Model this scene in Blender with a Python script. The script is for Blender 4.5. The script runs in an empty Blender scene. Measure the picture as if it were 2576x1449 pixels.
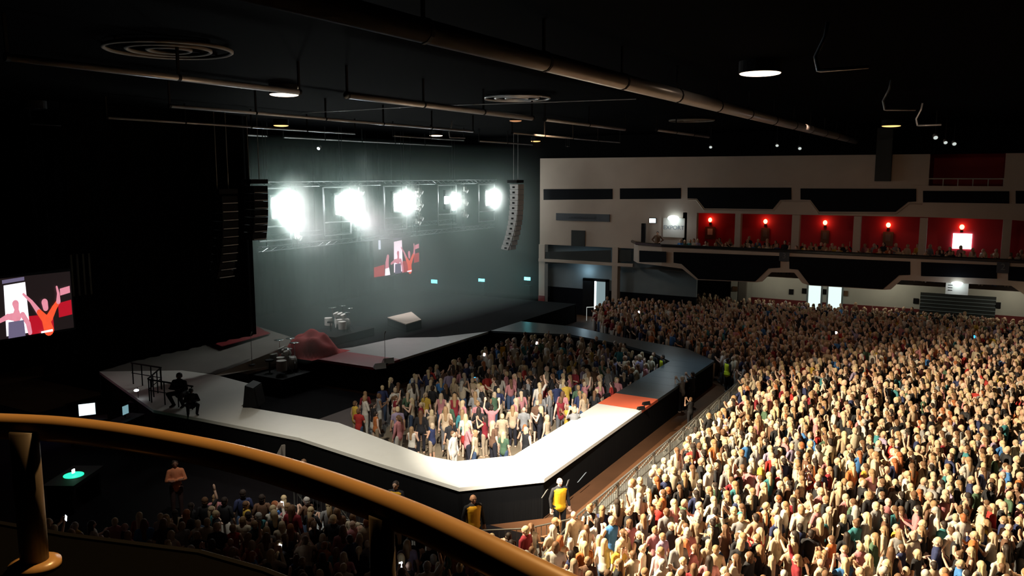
import bpy, math, random
import numpy as np
from mathutils import Vector, Matrix

# ------------------------------------------------------------------ camera, world, exposure, large lights
W, H, F_PX = 2576, 1449, 2069.0
PITCH, YAW = math.radians(7.829), math.radians(29.86)
CAM = Vector((0, 0, 10.5))
FW = Vector((math.cos(YAW)*math.cos(PITCH), math.sin(YAW)*math.cos(PITCH), -math.sin(PITCH)))
RT = Vector((math.sin(YAW), -math.cos(YAW), 0))
UP = RT.cross(FW)
scene = bpy.context.scene
COL = scene.collection
cd = bpy.data.cameras.new('camera'); cd.sensor_width = 36; cd.lens = 36*F_PX/W; cd.clip_start = 0.05; cd.clip_end = 300
co = bpy.data.objects.new('camera', cd); COL.objects.link(co)
co.matrix_world = Matrix.Translation(CAM) @ Matrix((RT, UP, -FW)).transposed().to_4x4()
scene.camera = co
scene.view_settings.view_transform = 'Standard'; scene.view_settings.look = 'None'
scene.view_settings.exposure = 0.0; scene.view_settings.gamma = 1.0; scene.view_settings.use_curve_mapping = False
scene.cycles.max_bounces = 5; scene.cycles.diffuse_bounces = 2; scene.cycles.glossy_bounces = 2
scene.cycles.transmission_bounces = 2; scene.cycles.volume_bounces = 1; scene.cycles.transparent_max_bounces = 6
scene.cycles.use_adaptive_sampling = True; scene.cycles.adaptive_threshold = 0.03
scene.cycles.caustics_reflective = False; scene.cycles.caustics_refractive = False
scene.cycles.sample_clamp_indirect = 4.0
scene.cycles.use_denoising = True
wd = bpy.data.worlds.new('world'); scene.world = wd; wd.use_nodes = True
wd.node_tree.nodes['Background'].inputs[0].default_value = (.25, .3, .4, 1)
wd.node_tree.nodes['Background'].inputs[1].default_value = 0.002

def lamp(kind, name, loc, target, color, energy, size=0.3, cone=60, blend=0.5, soft=0.15, vol=1.0):
    l = bpy.data.lights.new(name, kind); l.color = color; l.energy = energy
    if kind == 'SPOT': l.spot_size = math.radians(cone); l.spot_blend = blend; l.shadow_soft_size = soft
    elif kind == 'AREA': l.size = size
    else: l.shadow_soft_size = soft
    l.volume_factor = vol if hasattr(l, 'volume_factor') else 1
    o = bpy.data.objects.new(name, l); COL.objects.link(o); o.location = loc
    if target: o.rotation_euler = (Vector(target)-Vector(loc)).to_track_quat('-Z', 'Y').to_euler()
    return o
# the audience flood and the catwalk spot hang from the ceiling above the front of the catwalk
lamp('SPOT', 'audience_flood', (14, 16.5, 12.6), (26, 2.0, 1.5), (1.0, .81, .53), 72000, cone=64, blend=.6, soft=.10)
lamp('SPOT', 'catwalk_spot', (14, 9, 12.7), (24.3, 12.6, 1.3), (1.0, .93, .80), 36000, cone=38, blend=.8, soft=.1)
lamp('SPOT', 'left_arm_wash', (14, 16, 12.7), (20.6, 17.6, 1.3), (1.0, .93, .78), 5400, cone=66, blend=1, soft=.2)
lamp('SPOT', 'wall_bounce_fill', (38, 20, 12.6), (55, 27, 8.5), (1.0, .62, .36), 470, cone=90, blend=1, soft=.4)  # ceiling spot added in place of bounce from the crowd
lamp('SPOT', 'balcony_wash', (30, 2, 12.6), (55, 5, 9.0), (1.0, .70, .48), 300, cone=80, blend=1, soft=.4)
lamp('SPOT', 'near_balcony_lamp', (3.3, 1.5, 12.9), (.8, 1.1, 10), (1.0, .60, .24), 620, cone=50, blend=.5, soft=.12)
lamp('SPOT', 'pit_wash', (24, 10.5, 12.6), (33, 16, 0), (1.0, .84, .6), 230, cone=60, blend=1, soft=.3)
lamp('SPOT', 'stage_wash', (35.5, 30, 12.2), (35.5, 27.6, 1.3), (.97, .93, .93), 1500, cone=44, blend=1, soft=.3)
lamp('SPOT', 'far_crowd_fill', (38, 7, 12.6), (47, 8, 1), (1.0, .62, .42), 1300, cone=105, blend=1, soft=.4)  # added fill to warm the far crowd, no fixture seen there
lamp('SPOT', 'catwalk_cool_fill', (37.5, 12.2, 12.9), (37.2, 12.3, 1.3), (.62, .86, 1.0), 2600, cone=40, blend=1, soft=.2)  # added spot, in place of cool reflections on the dark deck
lamp('SPOT', 'duct_bounce_fill', (17, 21, 2.5), (19, 10, 13), (.75, .92, 1.0), 900, cone=120, blend=1, soft=.3)  # added upward spot standing in for stage bounce on the ducts
lamp('SPOT', 'dark_floor_wash', (6, 9, 12.7), (15, 14, 0), (1.0, .6, .45), 30, cone=70, blend=1, soft=.4)

# ------------------------------------------------------------------ rays from the photograph onto real planes
def ray(x, y): return FW + RT*((x-W/2)/F_PX) - UP*((y-H/2)/F_PX)
def onz(x, y, z): d = ray(x, y); return CAM + d*((z-CAM.z)/d.z)
def onX(x, y, X): d = ray(x, y); return CAM + d*(X/d.x)
def onY(x, y, Y): d = ray(x, y); return CAM + d*(Y/d.y)
def onV(x, y, A, B):
    n = Vector((B[1]-A[1], A[0]-B[0], 0)); d = ray(x, y)
    return CAM + d*((Vector((A[0], A[1], 0))-Vector((CAM.x, CAM.y, 0))).dot(n)/d.dot(n))
def topx(p):
    v = Vector(p)-CAM; z = v.dot(FW)
    return (W/2+F_PX*v.dot(RT)/z, H/2-F_PX*v.dot(UP)/z, z)

# ------------------------------------------------------------------ materials
MATS = {}
def mat(name, color, rough=.6, metal=0, emit=None, strength=0, var=0, scale=4, spec=.5, bump=0, stretch=(1, 1, 1), coord='Object'):
    m = bpy.data.materials.new(name); m.use_nodes = True; nt = m.node_tree; b = nt.nodes['Principled BSDF']
    b.inputs['Base Color'].default_value = (*color, 1); b.inputs['Roughness'].default_value = rough
    b.inputs['Metallic'].default_value = metal; b.inputs['Specular IOR Level'].default_value = spec
    if emit: b.inputs['Emission Color'].default_value = (*emit, 1); b.inputs['Emission Strength'].default_value = strength
    if var or bump:
        tc = nt.nodes.new('ShaderNodeTexCoord'); mp = nt.nodes.new('ShaderNodeMapping'); mp.inputs['Scale'].default_value = stretch
        n = nt.nodes.new('ShaderNodeTexNoise'); n.inputs['Scale'].default_value = scale; n.inputs['Detail'].default_value = 4
        nt.links.new(tc.outputs[coord], mp.inputs[0]); nt.links.new(mp.outputs[0], n.inputs['Vector'])
        if var:
            r = nt.nodes.new('ShaderNodeMix'); r.data_type = 'RGBA'
            r.inputs[6].default_value = tuple(max(0, c*(1-var)) for c in color)+(1,)
            r.inputs[7].default_value = tuple(min(1, c*(1+var)) for c in color)+(1,)
            nt.links.new(n.outputs['Fac'], r.inputs[0]); nt.links.new(r.outputs[2], b.inputs['Base Color'])
        if bump:
            bp = nt.nodes.new('ShaderNodeBump'); bp.inputs['Strength'].default_value = bump; bp.inputs['Distance'].default_value = .02
            nt.links.new(n.outputs['Fac'], bp.inputs['Height']); nt.links.new(bp.outputs[0], b.inputs['Normal'])
    MATS[name] = m
    return m
def objmat(name, rough, attr=None):
    m = bpy.data.materials.new(name); m.use_nodes = True; nt = m.node_tree; b = nt.nodes['Principled BSDF']
    b.inputs['Roughness'].default_value = rough; b.inputs['Specular IOR Level'].default_value = .3
    if attr: n = nt.nodes.new('ShaderNodeAttribute'); n.attribute_name = attr; out = n.outputs['Color']
    else: n = nt.nodes.new('ShaderNodeObjectInfo'); out = n.outputs['Color']
    nz = nt.nodes.new('ShaderNodeTexNoise'); nz.inputs['Scale'].default_value = 14
    tc = nt.nodes.new('ShaderNodeTexCoord'); nt.links.new(tc.outputs['Object'], nz.inputs['Vector'])
    mr = nt.nodes.new('ShaderNodeMapRange'); mr.inputs[3].default_value = .75; mr.inputs[4].default_value = 1.15
    nt.links.new(nz.outputs['Fac'], mr.inputs[0])
    mx = nt.nodes.new('ShaderNodeVectorMath'); mx.operation = 'SCALE'
    nt.links.new(out, mx.inputs[0]); nt.links.new(mr.outputs[0], mx.inputs['Scale']); nt.links.new(mx.outputs[0], b.inputs['Base Color'])
    MATS[name] = m; return m
M = MATS
mat('floor', (.07, .03, .013), .6, spec=.25, var=.35, scale=1.2, bump=.1)
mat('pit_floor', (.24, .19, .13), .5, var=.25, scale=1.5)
mat('ceiling', (.0004, .0004, .0007), .9, var=.4, scale=.6, spec=.01)
mat('black_wall', (.002, .0022, .0026), .9, spec=.05, var=.4, scale=.7)
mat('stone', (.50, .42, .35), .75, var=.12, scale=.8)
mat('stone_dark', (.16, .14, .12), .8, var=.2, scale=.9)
mat('navy', (.0022, .0032, .006), .7, spec=.12, var=.3, scale=1.2)
mat('green_grey', (.022, .027, .026), .7, var=.2, scale=1.2)
mat('red_wall', (.55, .014, .028), .6, var=.15, scale=1)
mat('red_dado', (.16, .02, .02), .6, var=.2, scale=1)
mat('white_wall', (.52, .52, .46), .7, var=.1, scale=1.2)
mat('cool_wall', (.20, .25, .27), .7, var=.15, scale=1.2)
mat('deck_lit_white', (.80, .77, .70), .45, var=.04, scale=2)
mat('deck_grey', (.30, .30, .285), .4, var=.1, scale=2)
mat('deck_lit_red', (.85, .16, .075), .45, var=.08, scale=2)
mat('stage_red', (.22, .006, .012), .5, var=.15, scale=2)
mat('deck_unlit_black', (.045, .062, .072), .28, var=.3, scale=3, spec=.7)
mat('skirt', (.004, .004, .0045), .9, spec=.1, var=.3, scale=2, bump=.4, stretch=(8, 8, .4))
mat('drape', (.0015, .0014, .0016), .95, spec=.03, var=.4, scale=2, bump=.6, stretch=(6, 6, .2))
mat('red_fabric', (.36, .003, .004), .75, var=.2, scale=3, bump=.5)
mat('black', (.005, .005, .006), .7, spec=.2, var=.3, scale=5)
mat('black_gloss', (.012, .012, .014), .2, var=.2, scale=5)
mat('array_white', (.55, .57, .57), .5, var=.08, scale=5)
mat('truss', (.22, .23, .24), .35, metal=.8, var=.1, scale=5)
mat('duct', (.40, .40, .41), .3, metal=.3, var=.15, scale=1.5)
mat('chrome', (.75, .75, .76), .15, metal=1, var=.05, scale=4)
mat('steel', (.25, .25, .24), .4, metal=.7, var=.2, scale=8)
mat('rail_paint', (.50, .29, .11), .30, var=.12, scale=9)
mat('post_paint', (.11, .085, .06), .5, var=.15, scale=9)
mat('parapet', (.0015, .0015, .0015), .9, spec=.03, var=.3, scale=5)
mat('wood', (.14, .075, .035), .55, var=.3, scale=6, stretch=(1, 1, .2))
mat('paper', (.75, .73, .66), .7, var=.04, scale=6)
mat('sign_board', (.045, .055, .07), .6, var=.15, scale=3)
mat('sign_letter', (.15, .17, .18), .6, var=.05, scale=3)
mat('drum_shell', (.42, .40, .36), .35, var=.15, scale=6)
mat('drum_head', (.62, .60, .55), .5, var=.05, scale=6)
mat('yellow_vest', (.80, .42, .01), .7, var=.12, scale=9)
mat('lime_vest', (.75, .85, .02), .7, var=.1, scale=9)
mat('eye', (.03, .02, .02), .3, var=.1, scale=9)
mat('lip', (.35, .10, .09), .5, var=.1, scale=9)
def emi(name, c, s): return mat(name, (.02, .02, .02), .6, emit=c, strength=s, var=.05)
emi('lamp_white', (1.0, .72, .50), 5.5); emi('lamp_amber', (1.0, .50, .16), 2.2); emi('lamp_dim', (1.0, .45, .2), .5)
emi('exit_cyan', (.20, .95, 1.0), 3.2); emi('exit_white', (.75, 1.0, 1.0), 3.5); emi('strobe', (.90, 1.0, .95), 40)
emi('cool_glow', (.80, .97, 1.0), 5); emi('door_glow', (.80, 1.0, .93), 1.05); emi('door_dim', (.45, .62, .66), .45); emi('sconce', (1.0, .30, .12), 7)
emi('screen_white', (1.0, .93, 1.0), 1.6); emi('screen_dark', (.05, .03, .03), .25); emi('screen_pink', (1.0, .35, .45), .8)
emi('screen_orange', (1.0, .10, .035), .95); emi('screen_red', (.75, .01, .03), .65); emi('screen_grey', (.30, .25, .42), .5)
emi('screen_blue', (.7, .85, 1.0), 1.2); emi('phone_white', (.85, .92, 1.0), 5); emi('phone_blue', (.02, .35, 1.0), 4)
emi('green_led', (.02, 1.0, .42), 1.6); emi('monitor', (.75, .92, 1.0), 1.9); emi('monitor_dim', (.30, .55, .62), .6); emi('glint', (.85, .95, .9), .7); emi('caught_light', (.75, .8, .75), .55)  # tape strips and guard rails glow in place of light they catch
emi('violet_led', (.12, .05, .8), .3)
objmat('skin', .55); objmat('cloth', .85); objmat('hair', .6); objmat('crowd', .75, 'Col')

# ------------------------------------------------------------------ mesh builder
class MB:
    def __init__(s): s.v = []; s.f = []; s.m = []
    def add(s, vs, fs, mi=0):
        o = len(s.v); s.v += [tuple(v) for v in vs]; s.f += [tuple(i+o for i in f) for f in fs]; s.m += [mi]*len(fs)
    def box(s, a, b, mi=0):
        x0, y0, z0 = a; x1, y1, z1 = b
        s.add([(x0, y0, z0), (x1, y0, z0), (x1, y1, z0), (x0, y1, z0), (x0, y0, z1), (x1, y0, z1), (x1, y1, z1), (x0, y1, z1)],
              [(0, 3, 2, 1), (4, 5, 6, 7), (0, 1, 5, 4), (1, 2, 6, 5), (2, 3, 7, 6), (3, 0, 4, 7)], mi)
    def slab(s, pts, off, mi=0):
        n = len(pts); off = Vector(off); P = [Vector(p) for p in pts]
        s.add(P+[p+off for p in P], [tuple(range(n))]+[tuple(range(2*n-1, n-1, -1))]+[(i, i+n, (i+1) % n+n, (i+1) % n) for i in range(n)], mi)
    def rings(s, R, cap=True, mi=0, closed=False):
        n = len(R[0]); vs = [p for r in R for p in r]; fs = []
        k = len(R)
        for j in range(k if closed else k-1):
            for i in range(n):
                a = j*n+i; b = j*n+(i+1) % n; c = ((j+1) % k)*n+(i+1) % n; d = ((j+1) % k)*n+i; fs.append((a, b, c, d))
        if cap and not closed: fs.append(tuple(range(n-1, -1, -1))); fs.append(tuple((k-1)*n+i for i in range(n)))
        s.add(vs, fs, mi)
    def tube(s, path, r, seg=8, mi=0, closed=False, cap=True):
        P = [Vector(p) for p in path]; R = []; k = len(P); prev = None
        rr = r if isinstance(r, (list, tuple)) else [r]*k
        for i, p in enumerate(P):
            if closed: t = (P[(i+1) % k]-P[i-1]).normalized()
            else: t = (P[min(i+1, k-1)]-P[max(i-1, 0)]).normalized()
            if prev is None:
                u = Vector((0, 0, 1)) if abs(t.z) < .9 else Vector((1, 0, 0))
            else: u = prev
            a = (u-t*u.dot(t)).normalized(); b = t.cross(a); prev = a
            R.append([p+(a*math.cos(q)+b*math.sin(q))*rr[i] for q in [2*math.pi*j/seg for j in range(seg)]])
        s.rings(R, cap, mi, closed)
    def capsule(s, a, b, ra, rb, seg=10, caps=3, mi=0, sy=1.0):
        a, b = Vector(a), Vector(b); t = (b-a).normalized(); path = []; rr = []
        for i in range(caps):
            q = math.pi/2*(i+.25)/(caps); path.append(a-t*ra*math.cos(q)); rr.append(ra*math.sin(q))
        path += [a, b]; rr += [ra, rb]
        for i in range(caps-1, -1, -1):
            q = math.pi/2*(i+.25)/(caps); path.append(b+t*rb*math.cos(q)); rr.append(rb*math.sin(q))
        n = len(s.v); s.tube(path, rr, seg, mi)
        if sy != 1:
            c = (a.y+b.y)/2
            s.v[n:] = [(x, c+(y-c)*sy, z) for x, y, z in s.v[n:]]
    def ell(s, c, r, seg=12, rows=8, mi=0, cut=None):
        c = Vector(c); R = []
        for j in range(rows+1):
            q = math.pi*(j+.12)/(rows+.24); z = math.cos(q)
            R.append([c+Vector((r[0]*math.sin(q)*math.cos(2*math.pi*i/seg), r[1]*math.sin(q)*math.sin(2*math.pi*i/seg), r[2]*z)) for i in range(seg)])
        s.rings(R[::-1], True, mi)
    def cyl(s, a, b, r, seg=16, mi=0, r2=None): s.tube([a, b], [r, r if r2 is None else r2], seg, mi)
    def mesh(s, name, mats, smooth=False):
        me = bpy.data.meshes.new(name); me.from_pydata(s.v, [], s.f)
        for m in (mats if isinstance(mats, (list, tuple)) else [mats]): me.materials.append(M[m] if isinstance(m, str) else m)
        if any(s.m): me.polygons.foreach_set('material_index', s.m)
        if smooth: me.polygons.foreach_set('use_smooth', [True]*len(me.polygons))
        me.update(); return me
    def build(s, name, mats, parent=None, smooth=False, loc=None):
        o = bpy.data.objects.new(name, s.mesh(name, mats, smooth)); COL.objects.link(o)
        if parent: o.parent = parent
        if loc: o.location = loc
        return o
def tag(o, label, cat, group=None, kind=None):
    o['label'] = label
    if cat: o['category'] = cat
    if group: o['group'] = group
    if kind: o['kind'] = kind
    return o
def empty(name, loc, label, cat, group=None, rz=0):
    o = bpy.data.objects.new(name, None); COL.objects.link(o); o.location = loc; o.rotation_euler.z = rz
    return tag(o, label, cat, group)
def struct(name, mb, m, parent=None, smooth=False, label=None):
    o = mb.build(name, m, parent, smooth)
    if not parent: o['kind'] = 'structure'
    if label: o['label'] = label
    return o
def copy_tree(o, parent=None):
    c = o.copy(); COL.objects.link(c)
    if parent: c.parent = parent
    for ch in o.children: copy_tree(ch, c)
    return c
def bx(*boxes):
    mb = MB()
    for a, b in boxes: mb.box(a, b)
    return mb
def text_mesh(name, s, size, m, parent, origin, xdir, zdir, depth=.01):
    cu = bpy.data.curves.new(name, 'FONT'); cu.body = s; cu.size = size; cu.extrude = depth; cu.align_x = 'CENTER'; cu.align_y = 'CENTER'
    t = bpy.data.objects.new(name+'_c', cu); COL.objects.link(t)
    dg = bpy.context.evaluated_depsgraph_get(); me = bpy.data.meshes.new_from_object(t.evaluated_get(dg))
    bpy.data.objects.remove(t); bpy.data.curves.remove(cu); me.materials.clear(); me.materials.append(M[m])
    xd = Vector(xdir).normalized(); zd = Vector(zdir).normalized(); n = xd.cross(zd)
    me.transform(Matrix.Translation(origin) @ Matrix((xd, zd, n)).transposed().to_4x4())
    o = bpy.data.objects.new(name, me); COL.objects.link(o)
    if parent: o.parent = parent
    return o
rnd = random.Random(7)
XW, XF, XB, XR = 55.0, 52.8, 61.0, 59.5      # right facade, balcony front, wall under the balcony, red wall
def pg(pts, X): return [onX(x, y, X) for x, y in pts]

# ------------------------------------------------------------------ room shell
struct('floor', bx(((-9, -14, -.3), (64, 46, 0))), 'floor')
mat('shade_black', (.006, .005, .006), .9, spec=.05, var=.3)
struct('floor_shade', bx(((-8, 9.0, 0), (20.2, 44, .008)), ((20.2, 24.5, 0), (30, 36, .008))), 'shade_black')  # near-black sheet added so the unlit left floor stays dark
struct('ceiling', bx(((-9, -14, 13.3), (64, 46, 13.6))), 'ceiling')
struct('wall_back', bx(((-9, 45, 0), (64, 45.6, 13.3))), 'black_wall')
struct('wall_left', bx(((-9.4, -14, 0), (-9, 46, 13.3))), 'black_wall')
struct('wall_front', bx(((-9, -14.4, 0), (64, -14, 13.3))), 'black_wall')
yl = 29.15
# right facade: beige wall above the opening, with the red gallery recess cut out
tb = MB()
tb.slab([(XW, yl, 5.3), (XW, yl, 11.72), (XW, 17.05, 11.72), (XW, 17.05, 5.3)], (.4, 0, 0))
crn = pg([(1729, 535), (2000, 540), (2320, 546), (2540, 553)], XW)
ycr = [Vector((XW, 17.05, crn[0].z))]+crn[1:]+[Vector((XW, -13.9, 7.2))]
g1 = onX(2340, 397, XW); g2 = onX(2530, 397, XW); gz = onX(2430, 468, XW).z
tb.slab([Vector((XW, 17.05, 11.72))]+ycr+[Vector((XW, -13.9, gz)), Vector((XW, g1.y, gz)), Vector((XW, g1.y, 11.72))], (.4, 0, 0))
tb.slab([(XW, g2.y, 11.72), (XW, g2.y, gz), (XW, -13.9, gz), (XW, -13.9, 11.72)], (.4, 0, 0))
struct('wall_right', tb, 'stone')
struct('trim_1', bx(((XW+.05, -13.9, 11.72), (XW+.45, yl, 13.3))), 'black_wall')
# dark painted panels of the upper row
for i, P in enumerate([[(1368, 476), (1541, 475), (1541, 501), (1368, 503)], [(1560, 474), (1713, 473), (1713, 500), (1560, 501)],
    [(1730, 472), (1991, 472), (1991, 502), (1963, 503), (1944, 526), (1773, 524), (1754, 500), (1730, 499)],
    [(2014, 474), (2305, 475), (2305, 507), (2285, 508), (2253, 533), (2061, 532), (2039, 503), (2014, 502)],
    [(2322, 480), (2539, 481), (2539, 512), (2322, 509)], [(2555, 480), (2760, 482), (2760, 516), (2555, 512)]]):
    mb = MB(); mb.slab(pg(P, XW), (-.05, 0, 0)); struct('trim_%d' % (i+2), mb, 'navy')
mb = MB(); mb.slab(pg([(1368, 634), (1537, 629), (1537, 661), (1368, 663)], XW), (-.05, 0, 0)); struct('trim_8', mb, 'green_grey')
mb = MB(); mb.slab(pg([(1555, 629), (1588, 628), (1588, 657), (1555, 658)], XW), (-.05, 0, 0)); struct('trim_9', mb, 'green_grey')
# raised arch mouldings under the trapezoid panels
for i, P in enumerate([[(1730, 503), (1752, 503), (1771, 528), (1946, 530), (1966, 506), (1991, 506), (2014, 506), (2037, 507), (2059, 536), (2255, 537), (2287, 512), (2320, 513)]]):
    pth = pg(P, XW); mb = MB(); mb.tube(pth, .06, 4); struct('trim_10', mb, 'stone')
struct('trim_11', bx(((XW-.12, -13.9, gz-.12), (XW, 14, gz))), 'stone')
# dark vertical duct on the wall
d = onX(2205, 380, XW-.3); e = onX(2240, 456, XW-.3)
struct('pillar_1', bx(((XW-.5, e.y, e.z), (XW, d.y, 13.3))), 'green_grey')
# red room of the small top gallery
struct('wall_gallery', bx(((XR, g2.y-2, gz-1.2), (XR+.2, g1.y+2, 13.3)), ((XW+.4, g1.y, gz-1), (XR, g1.y+.2, 13.3)), ((XW+.4, g2.y-.2, gz-1), (XR, g2.y, 13.3)), ((XW+.4, g2.y, gz-1.2), (XR, g1.y, gz-1))), 'red_wall')
rg = empty('gallery_railing', (XW+.1, (g1.y+g2.y)/2, gz), 'thin pale railing along the dark red top gallery opening', 'railing')
mb = MB(); rl = g1.y-g2.y
mb.tube([(0, -rl/2, .42), (0, rl/2, .42)], .035, 6); mb.build('handrail', 'white_wall', rg)
mb = MB()
for k in range(6): mb.tube([(0, -rl/2+rl*k/5, 0), (0, -rl/2+rl*k/5, .42)], .03, 6)
mb.build('balusters', 'white_wall', rg)
# red rear wall of the balcony, its ceiling, side wall, and the columns in front
struct('wall_red', bx(((XR, -13.9, 3.8), (XR+.3, 18.8, 8.6))), 'red_wall')
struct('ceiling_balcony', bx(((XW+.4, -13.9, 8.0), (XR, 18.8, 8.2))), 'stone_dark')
struct('wall_side', bx(((XW+.4, 18.55, 4.2), (XR, 18.8, 8.6))), 'red_wall')
ZD = 4.85                                     # balcony deck
for i, (a, b) in enumerate([(1718, 1728), (1848, 1862), (1990, 2009), (2144, 2162), (2309, 2328), (2517, 2539)]):
    p = onX(a, 640, XW+.2); q = onX(b, 640, XW+.2)
    struct('column_%d' % (i+1), bx(((XW, q.y, ZD), (XW+.45, p.y, 7.95))), 'stone')
# raked balcony deck in steps
mb = MB()
mb.slab([(XW, 21.3, ZD-.12), (53.75, 20.5, ZD-.12), (XF+.1, 18.6, ZD-.12), (XF+.1, -13.9, ZD-.12), (XR, -13.9, ZD-.12), (XR, 17.0, ZD-.12), (XW, 17.0, ZD-.12)], (0, 0, .12))
for k in range(5): mb.box((54.6+k, -13.9, ZD), (XR, 16.4, ZD+.06*(k+1)))
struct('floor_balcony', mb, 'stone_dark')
# balcony front: white band with dark trapezoid panels and arches
A0, A1, A2 = (XW, 21.55), (53.7, 20.75), (XF, 18.7)
def fz(x, y): return onX(x, y, XF).z
def fp(P): return [onX(x, y, XF) for x, y in P]
ZL = onX(1965, 634, XF).z
mb = MB()
top = [Vector((XF, 18.7, ZL)), Vector((XF, -13.9, ZL))]
low = fp([(1700, 671), (1716, 676), (1752, 704), (1900, 710), (1916, 709), (1940, 685), (1998, 686), (2018, 712), (2036, 718), (2221, 729), (2241, 728), (2267, 705), (2299, 706), (2394, 712), (2544, 719), (2575, 740), (2620, 760), (2800, 775)])
low[0].y = 18.7
mb.slab(top[:1]+low+[Vector((XF, -13.9, low[-1].z)), top[1]], (.25, 0, 0))
for (P, Q, a, b) in ((A0, A1, 671, 671), (A1, A2, 671, 671)):
    zl = low[0].z
    n = Vector((.25, .12, 0))
    mb.slab([Vector((*P, ZL)), Vector((*P, zl)), Vector((*Q, zl)), Vector((*Q, ZL))], n)
struct('wall_balcony_front', mb, 'stone')
for i, P in enumerate([[(1695, 634), (1963, 644), (1963, 673), (1934, 675), (1900, 708), (1757, 702), (1715, 664), (1695, 661)],
    [(1986, 645), (2290, 658), (2290, 691), (2262, 692), (2221, 727), (2037, 716), (2008, 678), (1986, 676)],
    [(2317, 659), (2508, 667), (2508, 701), (2317, 694)], [(2536, 670), (2780, 682), (2780, 760), (2620, 752), (2575, 708), (2536, 705)]]):
    mb = MB(); mb.slab(fp(P), (-.05, 0, 0)); struct('trim_%d' % (20+i), mb, 'navy')
mb = MB(); mb.slab([onV(x, y, A1, A2) for x, y in [(1608, 630), (1676, 633), (1676, 660), (1608, 659)]], (-.05, -.02, 0)); struct('trim_24', mb, 'navy')
# black ledge rail along the balcony front
mb = MB(); mb.tube([(XW, 21.7, ZL+.08), (53.6, 20.85, ZL+.08), (XF-.05, 18.7, ZL+.08), (XF-.05, -13.9, ZL+.08)], .11, 6)
tag(mb.build('balcony_ledge_rail', 'black_gloss'), 'long black rail topping the white and navy balcony front', 'railing')
# left lower part: pillars, recessed pale panel, door
struct('pillar_2', bx(((XW-.15, onX(1372, 700, XW).y, 0), (XW+.4, yl, 5.3))), 'stone')
struct('pillar_3', bx(((XW-.15, onX(1555, 700, XW).y, 0), (XW+.4, onX(1541, 700, XW).y, 5.35))), 'stone')
struct('trim_25', bx(((XW-.2, 21.55, 4.0), (XW, yl, 4.22))), 'stone')
struct('trim_26', bx(((XW-.22, 28.6, 0), (XW-.15, yl, 1.4))), 'red_dado')
mb = MB(); mb.box((XW+.9, 17.2, 2.0), (XW+1.1, yl+.2, 5.3)); struct('wall_recess', mb, 'cool_wall')
struct('baseboard_recess', bx(((XW+.85, 17.2, 0), (XW+1.1, yl+.2, 2.0))), 'navy')
struct('wall_end', bx(((XW+.2, yl, 0), (XW+.7, 45, 13.3))), 'black_wall')
# open lit doorway
dY0 = onX(1524, 740, XW+.8); dY1 = onX(1496, 740, XW+.8); dl = onX(1467, 740, XW+.8); zt = onX(1510, 708, XW+.8).z
dr = empty('door_1', (XW+.8, dY0.y, 0), 'open doorway glowing pale white in dark frame under the wall panels', None); dr['kind'] = 'structure'
w_ = dY1.y-dY0.y
bx(((0, 0, 0), (.04, w_, zt))).build('glowing_opening', 'door_dim', dr)
bx(((-.06, w_-.12, 0), (.0, w_, zt))).build('lit_edge', 'cool_glow', dr)
bx(((-.1, -.25, 0), (0.02, 0, zt+.15)), ((-.1, w_, 0), (.02, dl.y-dY0.y, zt+.15)), ((-.1, -.25, zt), (.02, dl.y-dY0.y, zt+.2))).build('door_frame', 'black', dr)
# wall under the balcony with doors
struct('wall_under', bx(((XB, -13.9, 1.55), (XB+.3, 14.6, 4.2)), ((XB+.02, 14.6, 0), (XB+.3, 22, 4.2))), 'white_wall')
struct('baseboard_under', bx(((XB-.04, -13.9, 0), (XB+.3, 14.6, 1.55))), 'red_dado')
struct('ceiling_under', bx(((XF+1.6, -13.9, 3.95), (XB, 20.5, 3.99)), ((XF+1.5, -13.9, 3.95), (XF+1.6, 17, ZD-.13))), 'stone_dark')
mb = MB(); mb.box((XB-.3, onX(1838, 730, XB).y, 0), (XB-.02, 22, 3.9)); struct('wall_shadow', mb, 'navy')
for i, (a, b, t, m) in enumerate([(2035, 2066, 716, 'door_glow'), (2085, 2118, 720, 'door_glow')]):
    p = onX(a, t, XB-.1); q = onX(b, t, XB-.1)
    dr = empty('door_%d' % (i+2), (XB-.1, q.y, 0), None, None); dr['kind'] = 'structure'; del dr['label']
    bx(((0, 0, 0), (.04, p.y-q.y, 3.6))).build('glowing_opening', m, dr)
    bx(((-.05, -.12, 0), (.02, 0, 3.7)), ((-.05, p.y-q.y, 0), (.02, p.y-q.y+.12, 3.7))).build('door_frame', 'cool_wall', dr)
for i, (a, b, t, u, m) in enumerate([(1841, 1858, 707, 750, 'paper'), (1858, 1878, 708, 750, 'stone_dark')]):
    p = onX(a, t, XB-.35); q = onX(b, u, XB-.35)
    struct('pillar_%d' % (4+i), bx(((XB-.55, q.y, 0), (XB-.3, p.y, 3.85))), 'white_wall' if i == 0 else 'stone_dark')
def plate(name, x0, y0, x1, y1, X, m, label, cat, group=None, th=.05, extra=None):
    p = onX(x0, y0, X); q = onX(x1, y1, X)
    o = bx(((-th, 0, 0), (0, p.y-q.y, p.z-q.z))).build(name, m, None, False, (X, q.y, q.z)); tag(o, label, cat, group)
    if extra: extra(o, p.y-q.y, p.z-q.z)
    return o
plate('poster', 1843, 720, 1855, 733, XB-.57, 'wood', 'small brown poster on white pillar under the balcony', 'poster')
for (a, c, lab) in [(1985, 727, 'small dark notice on pale wall, farther from the twin glowing doors'), (2018, 725, 'small dark notice just left of the twin glowing doors'), (2068, 727, 'dark notice between the twin glowing doors'), (2122, 731, 'brown notice right of the twin glowing doors')]:
    plate('notice_board', a, c, a+11, c+14, XB-.02, 'black' if a != 2122 else 'wood', lab, 'notice', None)
plate('alarm_box', 2298, 750, 2310, 764, XB-.02, 'black', 'black box on pale wall left of the grey shutter', 'box')
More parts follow.
